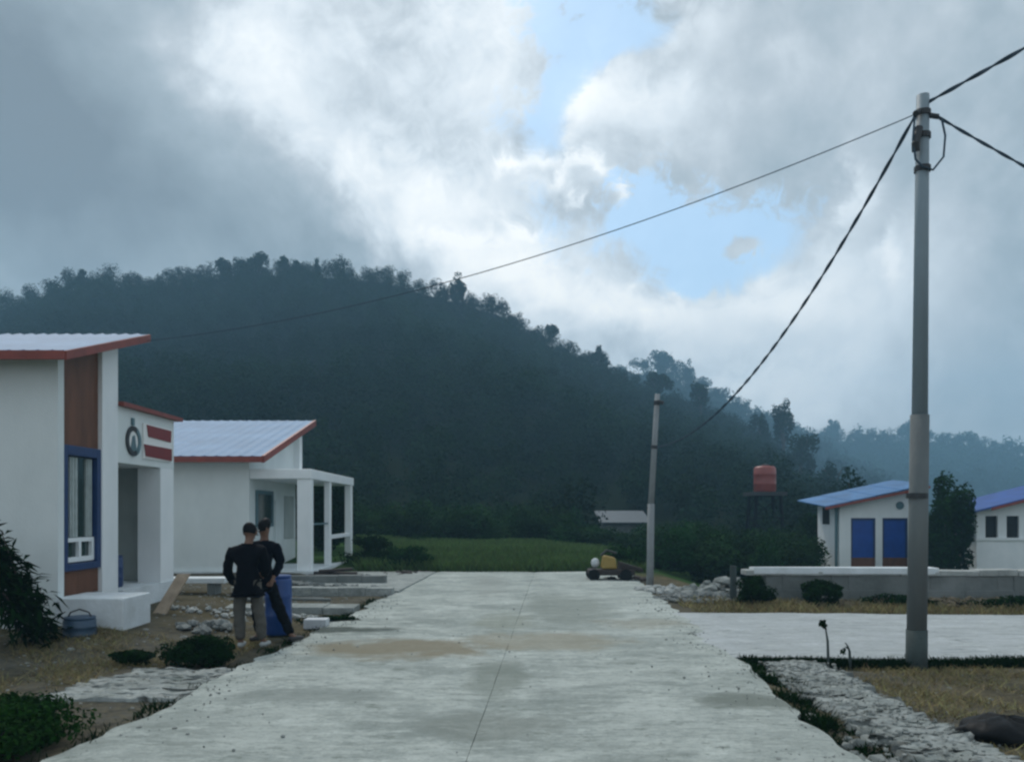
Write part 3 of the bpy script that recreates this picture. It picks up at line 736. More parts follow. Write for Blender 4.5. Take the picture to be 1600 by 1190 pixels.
MB().hexa([(4.75, lw_y(4.75)-.05, .49), (8.3, lw_y(8.3)-.05, .49), (8.3, lw_y(8.3)+.3, .49), (4.75, lw_y(4.75)+.3, .49)], [(4.75, lw_y(4.75)-.05, .63), (8.3, lw_y(8.3)-.05, .62), (8.3, lw_y(8.3)+.3, .62), (4.75, lw_y(4.75)+.3, .61)]).build('white_slab', 'plinth_paint', lw, bevel=.015)

# ------------------------------------------------------------------ utility poles and wires
p1 = thing('utility_pole', 'tall two-stage grey utility pole standing in dry grass beside the side road', 'utility pole', (4.66, 9.22, 0), 'utility poles')
b = MB(); b.tube([(4.66, 9.22, -.3), (4.665, 9.22, .35)], [.118, .116], 20); b.build('foot', 'pole_foot', p1, smooth=True)
b = MB(); b.tube([(4.665, 9.22, .35), (4.70, 9.22, 2.82)], [.108, .102], 20); b.build('lower_shaft', 'pole_concrete', p1, smooth=True)
b = MB(); b.tube([(4.70, 9.22, 2.80), (4.735, 9.22, 6.5), (4.735, 9.22, 6.52)], [.086, .069, .02], 16); b.build('upper_shaft', 'pole_steel', p1, smooth=True)
b = MB(); b.tube([(4.668, 9.22, 1.86), (4.669, 9.22, 1.92)], [.118, .118], 16); b.build('band', 'dark_steel', p1)
for z in (6.26, 6.0, 5.62): MB().tube([(4.73, 9.22, z), (4.73, 9.22, z+.06)], [.09, .09], 16).build('clamp', 'dark_steel', p1)
MB().tube([(4.68, 9.18, 6.3), (4.60, 9.12, 6.24)], .035, 8).build('insulator', 'dark_steel', p1)
MB().tube([(4.66, 9.16, 6.1), (4.60, 9.12, 5.9), (4.62, 9.15, 5.82)], .045, 8).build('insulator', 'dark_steel', p1)
MB().tube([(4.79, 9.18, 6.25), (4.88, 9.15, 6.22)], .03, 8).build('insulator', 'dark_steel', p1)
loop = [(4.60, 9.14, 6.2), (4.57, 9.12, 5.95), (4.60, 9.12, 5.72), (4.68, 9.12, 5.64), (4.80, 9.12, 5.60), (4.92, 9.12, 5.75), (4.95, 9.14, 6.0), (4.92, 9.16, 6.2)]
b = MB(); b.tube(loop, .012, 8); b.build('cable_loop', 'wire', p1)

p2 = thing('utility_pole', 'slim leaning grey pole farther off at the right edge of the road', 'utility pole', (3.25, 18.7, 0), 'utility poles')
b = MB(); b.tube([(3.22, 18.7, -.3), (3.25, 18.7, 1.9)], [.085, .08], 14); b.build('lower_shaft', 'pole_pale', p2, smooth=True)
b = MB(); b.tube([(3.25, 18.7, 1.9), (3.40, 18.7, 4.46)], [.07, .058], 14); b.build('upper_shaft', 'pole_pale', p2, smooth=True)
b = MB(); b.tube([(3.40, 18.66, 4.28), (3.52, 18.6, 4.24)], .045, 8); b.tube([(3.385, 18.7, 4.2), (3.39, 18.7, 4.3)], [.075, .075], 12); b.build('clamp', 'dark_steel', p2)
MB().tube([(3.325, 18.7, 3.18), (3.33, 18.7, 3.26)], [.08, .08], 12).build('clamp', 'dark_steel', p2)

def wire(label, a, c, sag, r, strands=1):
    pts = []; n = 60; mb = MB()
    a, c = Vector(a), Vector(c)
    for k in range(strands):
        pts = []
        for i in range(n*(1 if strands == 1 else 6)+1):
            t = i/(n*(1 if strands == 1 else 6)); p = a.lerp(c, t); p.z -= sag*4*t*(1-t)
            if strands > 1:
                ph = t*(c-a).length*9+k*PI; p.z += math.cos(ph)*r*.9; p.x += math.sin(ph)*r*.9
            pts.append(p)
        mb.tube(pts, r, 6)
    return tag(mb.build('power_cable', 'wire', smooth=True), label, 'cable', 'overhead cables')
wire('thin cable sagging from the tall pole across the sky to the nearest house roof', (4.6, 9.14, 6.24), (-6.02, 13.1, 4.5), .42, .0065)
wire('twisted cable dropping from the tall pole to the slim far pole', (4.60, 9.14, 6.22), (3.39, 18.64, 3.22), .84, .012, 2)
wire('twisted cable rising from the pole top to the upper right corner', (4.80, 9.2, 6.42), (7.2, 2.4, 6.6), .10, .013, 2)
wire('twisted cable running down from the pole to the right edge', (4.88, 9.16, 6.22), (12, 12, 4.75), .10, .011, 2)

# ------------------------------------------------------------------ water tower
wt = thing('water_tower', 'orange-red water tank on a dark steel stand above the green thicket', 'water tower', (17.3, 44.5, -.5))
cx, cy = 14.05, 44.5; cx = (1195-800)/F*cy
wt.location = (cx, cy, -.5)
b = MB(); b.lathe((cx, cy, 2.82), [(.55, 0), (.60, .08), (.60, .42), (.62, .46), (.60, .50), (.60, .95), (.62, .99), (.60, 1.03), (.59, 1.32), (.50, 1.42), (.18, 1.47)], 24)
b.build('tank', 'tank_orange', wt, smooth=True)
MB().lathe((cx, cy, 4.29), [(.20, 0), (.20, .06), (.05, .1)], 16).build('lid', 'dark_steel', wt)
b = MB(); b.box(cx-.95, cx+.95, cy-.9, cy+.9, 2.62, 2.82); b.build('platform', 'dark_steel', wt)
for sx_ in (-1, 1):
    for sy_ in (-1, 1):
        MB().tube([(cx+sx_*.85, cy+sy_*.8, -.9), (cx+sx_*.65, cy+sy_*.65, 2.68)], .10, 8).build('leg', 'tower_steel', wt)
b = MB()
for z in (.3, 1.5):
    for (a, c) in (((-1, -1), (1, -1)), ((1, -1), (1, 1)), ((1, 1), (-1, 1)), ((-1, 1), (-1, -1))):
        b.tube([(cx+a[0]*.78, cy+a[1]*.74, z), (cx+c[0]*.70, cy+c[1]*.68, z+1.1)], .03, 6); b.tube([(cx+a[0]*.72, cy+a[1]*.7, z+1.1), (cx+c[0]*.72, cy+c[1]*.7, z+1.1)], .03, 6)
b.build('brace', 'tower_steel', wt)

# far grey-roofed shed at the foot of the hill
sh = thing('shed', 'low shed with a grey sheet roof half hidden at the foot of the wooded hill', 'shed', (6.6, 52, 0))
b = MB(); b.box(5.9, 8.6, 51.5, 54, -.3, 1.1); b.build('wall', 'wall_grey', sh)
b = MB(); b.hexa([(5.6, 51, 1.0), (8.9, 51, 1.0), (8.9, 54.4, 1.75), (5.6, 54.4, 1.75)], [(5.6, 51, 1.06), (8.9, 51, 1.06), (8.9, 54.4, 1.81), (5.6, 54.4, 1.81)]); b.build('roof', 'grey_sheet', sh)

# ------------------------------------------------------------------ vegetation
nrng = np.random.default_rng(7)
PROTO = [leafcloud(np.random.default_rng(20+i), 780, 1, 1, .95, .135, clumps=8+i, cl=.46, flat=.5) for i in range(7)]
PROTO_LO = [leafcloud(np.random.default_rng(60+i), 260, 1, 1, .95, .25, clumps=6+i, cl=.5, flat=.5) for i in range(5)]
def scatter(name, label, pts, radii, heights, protos, m, tvar=.35, colshift=.15, seed=1):
    r = np.random.default_rng(seed); out = []; tint = []
    for (x, y, z), rad, hh in zip(pts, radii, heights):
        P = protos[r.integers(0, len(protos))]
        a = r.uniform(0, 2*PI); c, s_ = math.cos(a), math.sin(a)
        Q = P*np.array([rad, rad, hh*.5]); Q = np.stack([Q[..., 0]*c-Q[..., 1]*s_, Q[..., 0]*s_+Q[..., 1]*c, Q[..., 2]], -1)
        out.append(Q+np.array([x, y, z+hh*.52]))
        base = r.uniform(1-tvar, 1+tvar); t = np.array([base*(1+r.uniform(-colshift, colshift*1.6)), base, base*(1+r.uniform(-colshift, colshift))])
        tint.append(np.tile(t, (len(P), 1))*r.uniform(.93, 1.07, (len(P), 1)))
    return tag(quads_object(name, np.concatenate(out), np.concatenate(tint), m), label, 'forest' if 'forest' in name else 'plants', kind='stuff')
def hill_points(i, sp, xlo, xhi, seed, tmin=0.0, tmax=1.12):
    S, Y0, RR, sub, th = LAYERS[i]; r = np.random.default_rng(seed)
    gy = np.arange(Y0-3, Y0+(RR-Y0)*tmax, sp); P = []
    for y in gy:
        a0, a1 = (xlo-800)/F*y, (xhi-800)/F*y
        n = int((a1-a0)/sp)
        for k in range(n):
            x = a0+(k+r.uniform(-.4, .4)+.5)*sp; yk = y+r.uniform(-.4, .4)*sp
            if layer_z(i, x, yk) < layer_z(0, x, yk)-.5 and i > 0: continue
            if i > 0 and layer_z(i, x, yk) < 3: continue
            if i == 0 and 800+F*x/yk > 1370: continue
            if i == 0 and yk < 58 and 4 < x < 12: continue
            P.append((x, yk, float(ground_z(x, yk))-.6))
    return P
P = hill_points(0, 4.3, -140, 1400, 1); r = np.random.default_rng(3)
rad = [r.uniform(2.5, 3.6)*(.62+.38*min(1, (p[1]-40)/60)) for p in P]; hh = [q*r.uniform(1.6, 2.0) for q in rad]
scatter('forest', 'dense dark forest covering the large rounded hill behind the road', P, rad, hh, PROTO, 'leaf_forest', .22, .08, seed=5)
P = hill_points(1, 8.2, 820, 1520, 2, tmin=.3); rad = [r.uniform(4.2, 6.8) for p in P]; hh = [q*r.uniform(1.6, 2.4) for q in rad]
scatter('forest', 'hazy forest on the second ridge behind the right shoulder of the hill', P, rad, hh, PROTO_LO, 'leaf_forest', seed=6)
P = hill_points(2, 9.5, 1060, 1760, 3); P = [p for p in P if p[1] > 420]; rad = [r.uniform(4.8, 7.4) for p in P]; hh = [q*r.uniform(1.5, 2.2) for q in rad]
scatter('forest', 'pale blue forest on the farthest low ridge at the right', P, rad, hh, PROTO_LO, 'leaf_forest', seed=7)

def tree(label, x, y, h, cr, m='leaf_forest', seed=1, n=1500, size=.5, crownlow=.35, name='tree', tint=1.0, z=None, clumps=16, squash=1.0, group=None, lean=0.0):
    z = float(ground_z(x, y)) if z is None else z
    t = thing(name, label, 'tree', (x, y, z), group)
    r = np.random.default_rng(seed); rr = random.Random(seed)
    hc = h*(1-crownlow)*.5*squash; zc = z+h-hc
    tr = MB(); top = Vector((x+lean*h, y, zc+hc*.3))
    tr.tube([(x, y, z-.4), (x+lean*h*.3, y, z+h*.3), tuple(top)], [h*.035, h*.026, h*.010], 8)
    for k in range(7):
        a = rr.uniform(0, 2*PI); f = rr.uniform(.35, .85); s_ = Vector((x+lean*h*f, y, z+(zc+hc*.3-z)*f)); e = Vector((x+lean*h+math.cos(a)*cr*.65, y+math.sin(a)*cr*.65, zc+rr.uniform(-.4, .6)*hc))
        tr.tube([s_, s_.lerp(e, .55)+Vector((0, 0, .04*h)), e], [h*.013, h*.009, h*.003], 5)
    tr.build('trunk', 'bark', t, smooth=True)
    V = leafcloud(r, n, cr, cr, hc, size, clumps=clumps, cl=.36)+np.array([x+lean*h, y, zc])
    T_ = r.uniform(.7, 1.3, (n, 1))*np.array([[1, 1, 1]])*tint
    quads_object('crown', V, T_, m, t)
    return t
def ridge_tree(label, px, ytop, Yd, h, cr, seed, **kw):
    x = (px-800)/F*Yd; zt = CH+(800-ytop)/F*Yd
    return tree(label, x, Yd, h, cr, seed=seed, z=zt-h, **kw)
RT = 'trees standing out along the ridge'
ridge_tree('broad domed tree at the very top of the hill', 397, 390, 200, 10, 4.6, 31, n=2200, size=.8, group=RT, crownlow=.15)
ridge_tree('round tree just right of the domed tree on the hilltop', 452, 397, 201, 8, 3.1, 32, n=1500, size=.75, group=RT, crownlow=.15)
ridge_tree('small thin tree sticking up right of the hilltop', 494, 402, 200, 6, 1.4, 33, n=500, size=.6, group=RT, crownlow=.1)
ridge_tree('upright pointed tree alone on the falling ridge line', 716, 428, 200, 11, 2.9, 34, n=1500, size=.75, group=RT, crownlow=.1)
ridge_tree('low tree left of the domed hilltop tree', 350, 402, 200, 7, 2.6, 35, n=1200, size=.75, group=RT, crownlow=.1)
ridge_tree('rounded tree on the ridge at the far left', 140, 420, 200, 8, 4.5, 36, n=1800, size=.8, group=RT, crownlow=.1)
ridge_tree('squat dark tree halfway down the right slope', 935, 538, 198, 8, 2.8, 37, n=1300, size=.75, group=RT, crownlow=.1)
ridge_tree('tiny tree poking above the ridge left of the second hill', 862, 502, 200, 6, 2.0, 38, n=800, size=.7, group=RT, crownlow=.1)
ridge_tree('hazy flat-topped tree on the second ridge', 1040, 540, 428, 18, 9.5, 39, n=1700, size=1.3, group=RT, crownlow=.1)
ridge_tree('hazy small tree right of the flat-topped one on the second ridge', 1075, 560, 428, 13, 4, 40, n=700, size=1.2, group=RT, crownlow=.1)
ridge_tree('dark ball-shaped tree in front of the second ridge', 1095, 592, 190, 9, 3.2, 41, n=1500, size=.75, group=RT, crownlow=.2)
ridge_tree('dark tree with a leaning crown above the slim far pole', 1030, 570, 192, 10, 3.8, 42, n=1700, size=.75, group=RT, crownlow=.15)
ridge_tree('left one of the two tall trees where the hill meets the far ridge', 1190, 625, 180, 13, 2.5, 43, n=1400, size=.7, group=RT, crownlow=.1)
ridge_tree('right one of the two tall trees where the hill meets the far ridge', 1224, 620, 178, 15, 3.1, 44, n=1700, size=.7, group=RT, crownlow=.1)
ridge_tree('slanting tree at the right foot of the hill behind the water tower', 1250, 655, 150, 12, 3.4, 45, n=1700, size=.65, group=RT, crownlow=.1, lean=.05)
ridge_tree('grey-green tree left of the small house against the far ridge', 1300, 708, 120, 10, 2.7, 46, n=1500, size=.5, group=RT, crownlow=.1)
ridge_tree('tall hazy tree on the far ridge behind the tall pole', 1425, 652, 555, 20, 9.5, 47, n=1200, size=1.8, group=RT, crownlow=.1)
ridge_tree('hazy pointed tree on the far ridge left of the tall pole', 1300, 652, 555, 17, 6, 48, n=900, size=1.8, group=RT, crownlow=.1)
# trees about the right-hand houses
tree('dark round tree rising behind the roof of the small house', 19.4, 45, 5.0, 1.15, 'leaf_dark', 51, 1800, .22, .1)
tree('tall broad green tree between the two right-hand houses', 16.75, 30.6, 4.25, 1.05, 'leaf_green', 52, 6500, .16, .0, clumps=34)
tree('lower bushy tree left against the wall of the right-edge house', 16.75, 30.0, 3.2, .65, 'leaf_dark', 53, 3000, .2, .0, clumps=22)
tree('green tree peeping over the bright blue roof', 24.2, 39.5, 3.7, 2.0, 'leaf_green', 54, 2800, .25, .05, clumps=20)
tree('dark leafy tree touching the left side of the small house', 14.4, 38.5, 2.6, 1.6, 'leaf_dark', 55, 2500, .22, .0, clumps=20)

# thicket between the end of the road and the small house
P = []; rad = []; hh = []; r = np.random.default_rng(11)
for k in range(330):
    y = r.uniform(27, 50); px = r.uniform(960, 1330); x = (px-800)/F*y
    if px < 1030 and y < 33: continue
    if 1265 < px and y < 39: continue
    top = np.interp(px, [950, 1010, 1080, 1160, 1240, 1330], [838, 815, 806, 822, 815, 775])+r.uniform(-4, 26)
    z0 = float(ground_z(x, y)); h_ = CH+(800-top)/F*y-z0
    P.append((x, y, z0-.1)); hh.append(max(.7, h_)); rad.append(r.uniform(.7, 1.25))
scatter('thicket', 'dense green thicket between the end of the road and the small house', P, rad, hh, PROTO, 'leaf_green', .45, .2, 12)
# low scrub along the foot of the hill left of it
P = []; rad = []; hh = []
for k in range(420):
    y = r.uniform(36, 48); px = r.uniform(520, 1000); x = (px-800)/F*y
    if px > 910: y = r.uniform(36, 45)
    P.append((x, y, float(ground_z(x, y))-.2)); hh.append(r.uniform(.8, 2.4) if px < 900 else r.uniform(.9, 1.5)); rad.append(r.uniform(.7, 1.5))
scatter('scrub', 'dark scrub along the foot of the hill behind the grass bank', P, rad, hh, PROTO, 'leaf_green', .4, .15, 13)

def blades(name, label, region, n, h0, h1, wd, m, seed, tvar=.3, lean=.5, cat='grass'):
    r = np.random.default_rng(seed); p = region(r, n); n = len(p)
    z = ground_z(p[:, 0], p[:, 1]); base = np.column_stack([p, z-.01])
    a = r.uniform(0, 2*PI, n); t = np.column_stack([np.cos(a), np.sin(a), np.zeros(n)])
    h = r.uniform(h0, h1, n)[:, None]; ln = r.normal(size=(n, 3))*lean*h; ln[:, 2] = 0
    w_ = wd*r.uniform(.6, 1.3, n)[:, None]
    top = base+ln+np.column_stack([np.zeros(n), np.zeros(n), h[:, 0]])
    V = np.stack([base-t*w_*.5, base+t*w_*.5, top+t*w_*.12, top-t*w_*.12], 1)
    T_ = r.uniform(1-tvar, 1+tvar, (n, 1))*(1+r.uniform(-.12, .12, (n, 3)))
    return tag(quads_object(name, V, T_, m), label, cat, kind='stuff')
def clumpy(r, p, sc=1.3, th=.0):
    f = np.sin(p[:, 0]*2.1*sc+1.2)*np.sin(p[:, 1]*1.7*sc+.5)+.6*np.sin(p[:, 0]*4.7*sc+p[:, 1]*3.9*sc)+r.normal(size=len(p))*.5
    return p[f > th]
def reg_bank(r, n):
    y = r.uniform(23.3, 39, n); px = r.uniform(560, 1010, n); x = (px-800)/F*y
    k = (y > 23.4)&((x > -4.9)|(y > 27)); return np.column_stack([x, y])[k]
blades('grass_bank', 'green grass bank closing the far end of the road', reg_bank, 80000, .12, .40, .05, 'grass_green', 21)
def reg_left(r, n):
    p = np.column_stack([r.uniform(-8.5, -3.3, n), r.uniform(6.3, 11.0, n)])
    lim = np.where(p[:, 1] < 8.95, -4.35, OL+K*p[:, 1]-.15); return clumpy(r, p[p[:, 0] < lim])
blades('dry_grass', 'short dry brown grass on the earth in front of the nearest house', reg_left, 42000, .015, .08, .012, 'grass_dry', 22, lean=1.2)
def reg_right(r, n):
    p = np.column_stack([r.uniform(2.9, 9, n), r.uniform(4.4, 9.3, n)])
    return clumpy(r, p[(p[:, 0] > OR_+1.1+K*p[:, 1])&(p[:, 1] < 9.38-K*(p[:, 0]-3))], th=-.2)
blades('dry_grass', 'dry brown grass and weeds round the foot of the tall pole', reg_right, 46000, .015, .08, .012, 'grass_dry', 23, lean=1.2)
def reg_strip(r, n):
    x = r.uniform(3.2, 16, n); y = r.uniform(13.75, 15.7, n)-K*(x-3); return clumpy(r, np.column_stack([x, y]), th=-.3)
blades('dry_grass', 'strip of dry grass between the side road and the low wall', reg_strip, 22000, .04, .16, .025, 'grass_dry', 24, lean=.8)
def reg_moss(r, n):
    y = r.uniform(4.6, 9.3, n); x = 2.10+K*y+np.abs(r.normal(size=n))*.16; return clumpy(r, np.column_stack([x, y]), 2.0, .2)
blades('weeds', 'low green weeds growing in the open gutter right of the road', reg_moss, 9000, .02, .09, .02, 'leaf_dark', 25, lean=.8, cat='weeds')

def reg_edge(r, n):
    x = r.uniform(2.7, 9, n); return np.column_stack([x, 9.34-K*(x-3)+r.normal(size=n)*.035])
blades('weeds', 'dark low weeds added along the near edge of the side road as its shadow line', reg_edge, 15000, .04, .13, .02, 'leaf_dark', 27, lean=.5, cat='weeds')  # blade strip added to draw the dark shadow under the slab edge
def reg_ledge(r, n):
    y = r.uniform(5, 22, n); x = OL+K*y-.03-np.abs(r.normal(size=n))*.09; return clumpy(r, np.column_stack([x, y]), 1.6, .25)
blades('weeds', 'sparse weeds growing along the left edge of the road', reg_ledge, 6000, .02, .09, .018, 'leaf_dark', 28, lean=.8, cat='weeds')
def gravel(name, label, region, n, s0, s1, m, seed):
    rr = random.Random(seed); r = np.random.default_rng(seed); mb = MB()
    for x, y, z in region(r, n): mb.rock((x, y, z), rr.uniform(s0, s1)*(rr.random()**1.5*.8+.3), rr)
    return tag(mb.build(name, m), label, 'gravel', kind='stuff')
def g_road(r, n):
    y = r.uniform(4.9, 16, n); e = np.where(r.random(n) < .5, OL+.05+np.abs(r.normal(size=n))*.25, OR_-.05-np.abs(r.normal(size=n))*.25)
    x = np.where(r.random(n) < .8, e, r.uniform(OL, OR_, n))+K*y; return np.column_stack([x, y, np.full(n, .008)])
gravel('gravel', 'small loose stones and grit scattered over the concrete road', g_road, 900, .006, .022, 'rubble', 5)
def g_left(r, n):
    x = r.uniform(-8.5, -3.3, n); y = r.uniform(7, 20, n); k = x < OL+K*y-.1; x, y = x[k], y[k]; return np.column_stack([x, y, ground_z(x, y)])
gravel('gravel', 'small stones strewn on the bare earth left of the road', g_left, 1500, .01, .05, 'rubble', 6)
def g_right(r, n):
    x = r.uniform(2.9, 8, n); y = r.uniform(4.8, 9.1, n); k = x > OR_+1.05+K*y; x, y = x[k], y[k]; return np.column_stack([x, y, ground_z(x, y)])
gravel('gravel', 'small stones in the dry grass round the tall pole', g_right, 500, .008, .035, 'rubble', 7)
def g_shoulder(r, n):
    y = r.uniform(4.8, 9.1, n); x = r.uniform(2.3, 3.1, n)+K*y; return np.column_stack([x, y, np.full(n, .01)])
gravel('gravel', 'grit lying on the rough concrete shoulder', g_shoulder, 700, .008, .03, 'rubble', 8)
def bush(label, x, y, rx, ry, h, n, size, m='leaf_dark', seed=1, name='bush', clumps=22, z=None):
    z = float(ground_z(x, y)) if z is None else z
    t = thing(name, label, 'bush', (x, y, z)); r = np.random.default_rng(seed); rr = random.Random(seed)
    V = leafcloud(r, n, rx, ry, h*.55, size, clumps=clumps, cl=.38, flat=.4)+np.array([x, y, z+h*.48])
    V = V[V[:, :, 2].min(axis=1) > z-.03]
    quads_object('foliage', V, r.uniform(.6, 1.4, (len(V), 1))*np.ones((1, 3)), m, t)
    st = MB()
    for k in range(9):
        a = rr.uniform(0, 2*PI); q = rr.uniform(.3, .8)
        st.tube([(x+math.cos(a)*rx*.1, y+math.sin(a)*ry*.1, z-.05), (x+math.cos(a)*rx*q, y+math.sin(a)*ry*q, z+h*rr.uniform(.4, .8))], [.012, .004], 5)
    st.build('stem', 'bark', t); return t
bush('large dark green bush in the lower left corner', -3.98, 5.95, .80, .78, .34, 32000, .045, 'leaf_bright', seed=61, clumps=110)
bush('low dark hedge-like bush by the feet of the two people', -3.56, 9.2, .50, .28, .36, 7500, .045, 'leaf_dark', seed=62, clumps=30)
bush('small dark weed clump on the earth left of the low bush', -4.35, 9.15, .30, .2, .18, 2200, .045, seed=63)
bush('round dark bush in front of the whitewashed low wall', 5.75, 14.9, .42, .35, .52, 3200, .07, seed=64)
bush('dark leafy bush at the left end of the low wall', 4.55, 14.95, .42, .35, .55, 3000, .07, seed=65)
bush('spreading weeds at the foot of the low wall left of the tall pole', 7.1, 14.75, .75, .3, .26, 2600, .06, seed=66)
bush('low weeds at the foot of the low wall right of the tall pole', 9.6, 14.6, 1.3, .3, .28, 3800, .06, seed=67)
bush('dark weeds spilling over the left edge of the road behind the people', -2.85, 12.6, .55, .2, .16, 2200, .05, seed=68)
bush('weedy bush by the rubble left of the road end', -3.1, 23.9, .9, .5, .75, 3200, .09, 'leaf_green', seed=69)
bush('dark scrubby bush beside the porch of the second house', -4.5, 25.6, .7, .6, .95, 3000, .1, seed=70)
bush('dark bush filling the gap behind the low wall right of the tall pole', 15.9, 29.6, .95, .6, 1.9, 4500, .14, seed=72, clumps=30)
bush('tall dark bush closing the view behind the porch of the second house', -7.6, 30.5, 1.9, .9, 3.0, 8000, .16, seed=73, clumps=40)
bush('upright dark bush added behind the second house porch to darken the gaps between its posts', -6.6, 28.2, 1.0, .6, 2.7, 7000, .14, seed=75, clumps=40)  # bush added so the openings between the porch posts read dark
bush('dark weeds by the left side of the road end', -4.2, 24.6, 1.3, .5, .55, 3500, .09, seed=74, clumps=30)
bush('bush growing behind the machine at the road end', 3.6, 24.2, .9, .6, .9, 3200, .1, 'leaf_green', seed=71)
# drooping long-leafed plant at the left edge
def long_leaf_plant(label, x, y, tip, n, L, seed, m='leaf_dark'):
    t = thing('shrub', label, 'shrub', (x, y, 0)); rr = random.Random(seed); mb = MB(); st = MB()
    V = []
    r = np.random.default_rng(seed)
    for k in range(n):
        f = rr.random()**.8
        c = Vector((x, y, .15)).lerp(Vector(tip), f)+Vector((rr.gauss(0, .11), rr.gauss(0, .15), rr.gauss(0, .09)))
        d = Vector((rr.uniform(-.5, 1), rr.uniform(-.8, .8), rr.uniform(-.6, .6))).normalized(); s_ = d.cross(Vector((rr.gauss(0, .4), rr.gauss(0, .4), 1))).normalized()
        l = L*rr.uniform(.5, 1.1); V.append([c, c+d*l*.45+s_*l*.11, c+d*l+Vector((0, 0, -l*.25)), c+d*l*.45-s_*l*.11])
    V = np.array([[list(p) for p in q] for q in V])
    quads_object('leaves', V, r.uniform(.55, 1.4, (len(V), 1))*np.ones((1, 3)), m, t)
    for k in range(6):
        a = Vector((x+rr.gauss(0, .05), y+rr.gauss(0, .05), -.05)); e = Vector(tip)+Vector((rr.gauss(0, .2), rr.gauss(0, .2), rr.gauss(0, .15)))
        st.tube([a, a.lerp(e, .5)+Vector((0, 0, .1)), e], [.018, .012, .005], 6)
    st.build('stem', 'bark', t); return t
long_leaf_plant('dark broad-leaved shrub leaning against the nearest house at the left edge', -5.98, 10.15, (-6.75, 10.0, 1.42), 2000, .25, 81)
# thin weed stalks on the edge of the side road
for (lb, x, y, h, curl, sd_) in (('curled leafy weed stalk at the near edge of the side road', 3.66, 9.25, .42, True, 1), ('short bare stick upright at the near edge of the side road', 3.90, 9.22, .20, False, 2)):
    t = thing('weed_stalk', lb, 'plant', (x, y, -.05)); b = MB()
    b.tube([(x, y, -.12), (x-.01, y, h*.5), (x-.03, y, h*.8), (x-.06, y, h)], [.018, .014, .009, .006], 6); b.build('stem', 'pole_foot', t)
    n_ = 60 if curl else 14
    V = leafcloud(np.random.default_rng(sd_+90), n_, .07, .06, .06 if curl else .05, .07, 4)+np.array([x-.05, y, h if curl else h*.5])
    quads_object('leaves', V, np.ones((n_, 3)), 'leaf_dark', t)

# ------------------------------------------------------------------ small things
def rubble_pile(label, cx, cy, rx, ry, h, n, s0, s1, m, seed, name='rubble_pile'):
    rr = random.Random(seed); mb = MB(); z0 = float(ground_z(cx, cy))
    for k in range(n):
        a = rr.uniform(0, 2*PI); q = math.sqrt(rr.random()); x = cx+math.cos(a)*q*rx; y = cy+math.sin(a)*q*ry
        mb.rock((x, y, max(z0, float(ground_z(x, y)))+h*(1-q)*rr.uniform(.3, 1)+.02), rr.uniform(s0, s1), rr)
    return tag(mb.build(name, m), label, 'rubble', kind='stuff' if h <= .15 else None)
rubble_pile('pale heap of broken concrete beside the foot of the slim far pole', 4.6, 17.2, 1.15, .7, .38, 130, .07, .2, 'rubble', 1)
rubble_pile('low stones strewn round the foot of the slim far pole', 3.35, 17.7, .7, .5, .12, 60, .05, .14, 'kerb_concrete', 2)
rubble_pile('small rubble heap in front of the second house porch', -3.9, 20.2, .9, .5, .22, 70, .06, .16, 'rubble', 3)
rubble_pile('few dark broken stones at the corner of the white terrace', -4.55, 11.9, .4, .35, .12, 30, .05, .13, 'wall_grey', 5)
rubble_pile('dark heap of spoil right of the machine at the road end', 2.85, 20.6, .6, .35, .2, 60, .05, .13, 'rust_dark', 6)

rubble_pile('mixed dark rubble along the frontage of the second house', -4.3, 17.9, 1.5, .5, .14, 150, .03, .13, 'wall_grey', 11)
rubble_pile('loose stones in front of the long pale kerb left of the road', -4.4, 13.2, 1.3, .35, .05, 90, .02, .08, 'kerb_concrete', 12)
rubble_pile('dark earth and broken stones banked along the foot of the low wall', 9.5, 15.05, 4.6, .4, .12, 420, .04, .16, 'soil', 15)
rubble_pile('earthy rubble spread between the slim pole and the low wall', 4.0, 16.0, 1.2, .7, .10, 170, .03, .11, 'wall_grey', 13)
rubble_pile('dark clods and stones at the left side of the road end', -2.9, 22.2, .7, .9, .12, 90, .04, .12, 'rust_dark', 14)
for i_, (lb, pts_, r_) in enumerate((('dark timber offcuts lying in a loose stack before the second house porch', [((-5.0, 19.6, .14), (-3.9, 19.9, .16)), ((-4.9, 19.8, .2), (-3.8, 19.6, .2)), ((-4.7, 19.5, .26), (-4.0, 20.0, .28)), ((-4.5, 19.4, .12), (-3.5, 19.5, .1))], .045),
                         ('two grey poles lying on the earth behind the long pale kerb', [((-5.6, 15.0, .05), (-3.6, 15.3, .05)), ((-5.2, 15.2, .08), (-3.4, 15.0, .06))], .035))):
    b = MB()
    for a_, c_ in pts_: b.tube([a_, c_], [r_, r_*.9], 7)
    tag(b.build('timber_stack' if i_ == 0 else 'lying_poles', 'rust_dark' if i_ == 0 else 'wall_grey'), lb, 'timber')
def kerb(label, x0, x1, y, z0, z1, d, m='kerb_concrete', name='kerb', tilt=0):
    mb = MB(); rr = random.Random(int(x0*100+y*7)); n = max(2, int((x1-x0)/.5))
    for i in range(n):
        a, c = x0+(x1-x0)*i/n, x0+(x1-x0)*(i+1)/n-.006; j = rr.uniform(-.01, .01)
        mb.hexa([(a, y+tilt*(a-x0), z0), (c, y+tilt*(c-x0), z0), (c, y+d+tilt*(c-x0), z0), (a, y+d+tilt*(a-x0), z0)], [(a, y+tilt*(a-x0), z1+j), (c, y+tilt*(c-x0), z1+j), (c, y+d+tilt*(c-x0), z1+j), (a, y+d+tilt*(a-x0), z1+j)])
    return tag(mb.build(name, m, bevel=.01), label, 'kerb')
kerb('long pale concrete kerb running behind the two people to the road', -6.0, -2.75, 13.9, -.15, .05, .6, 'rough_concrete')
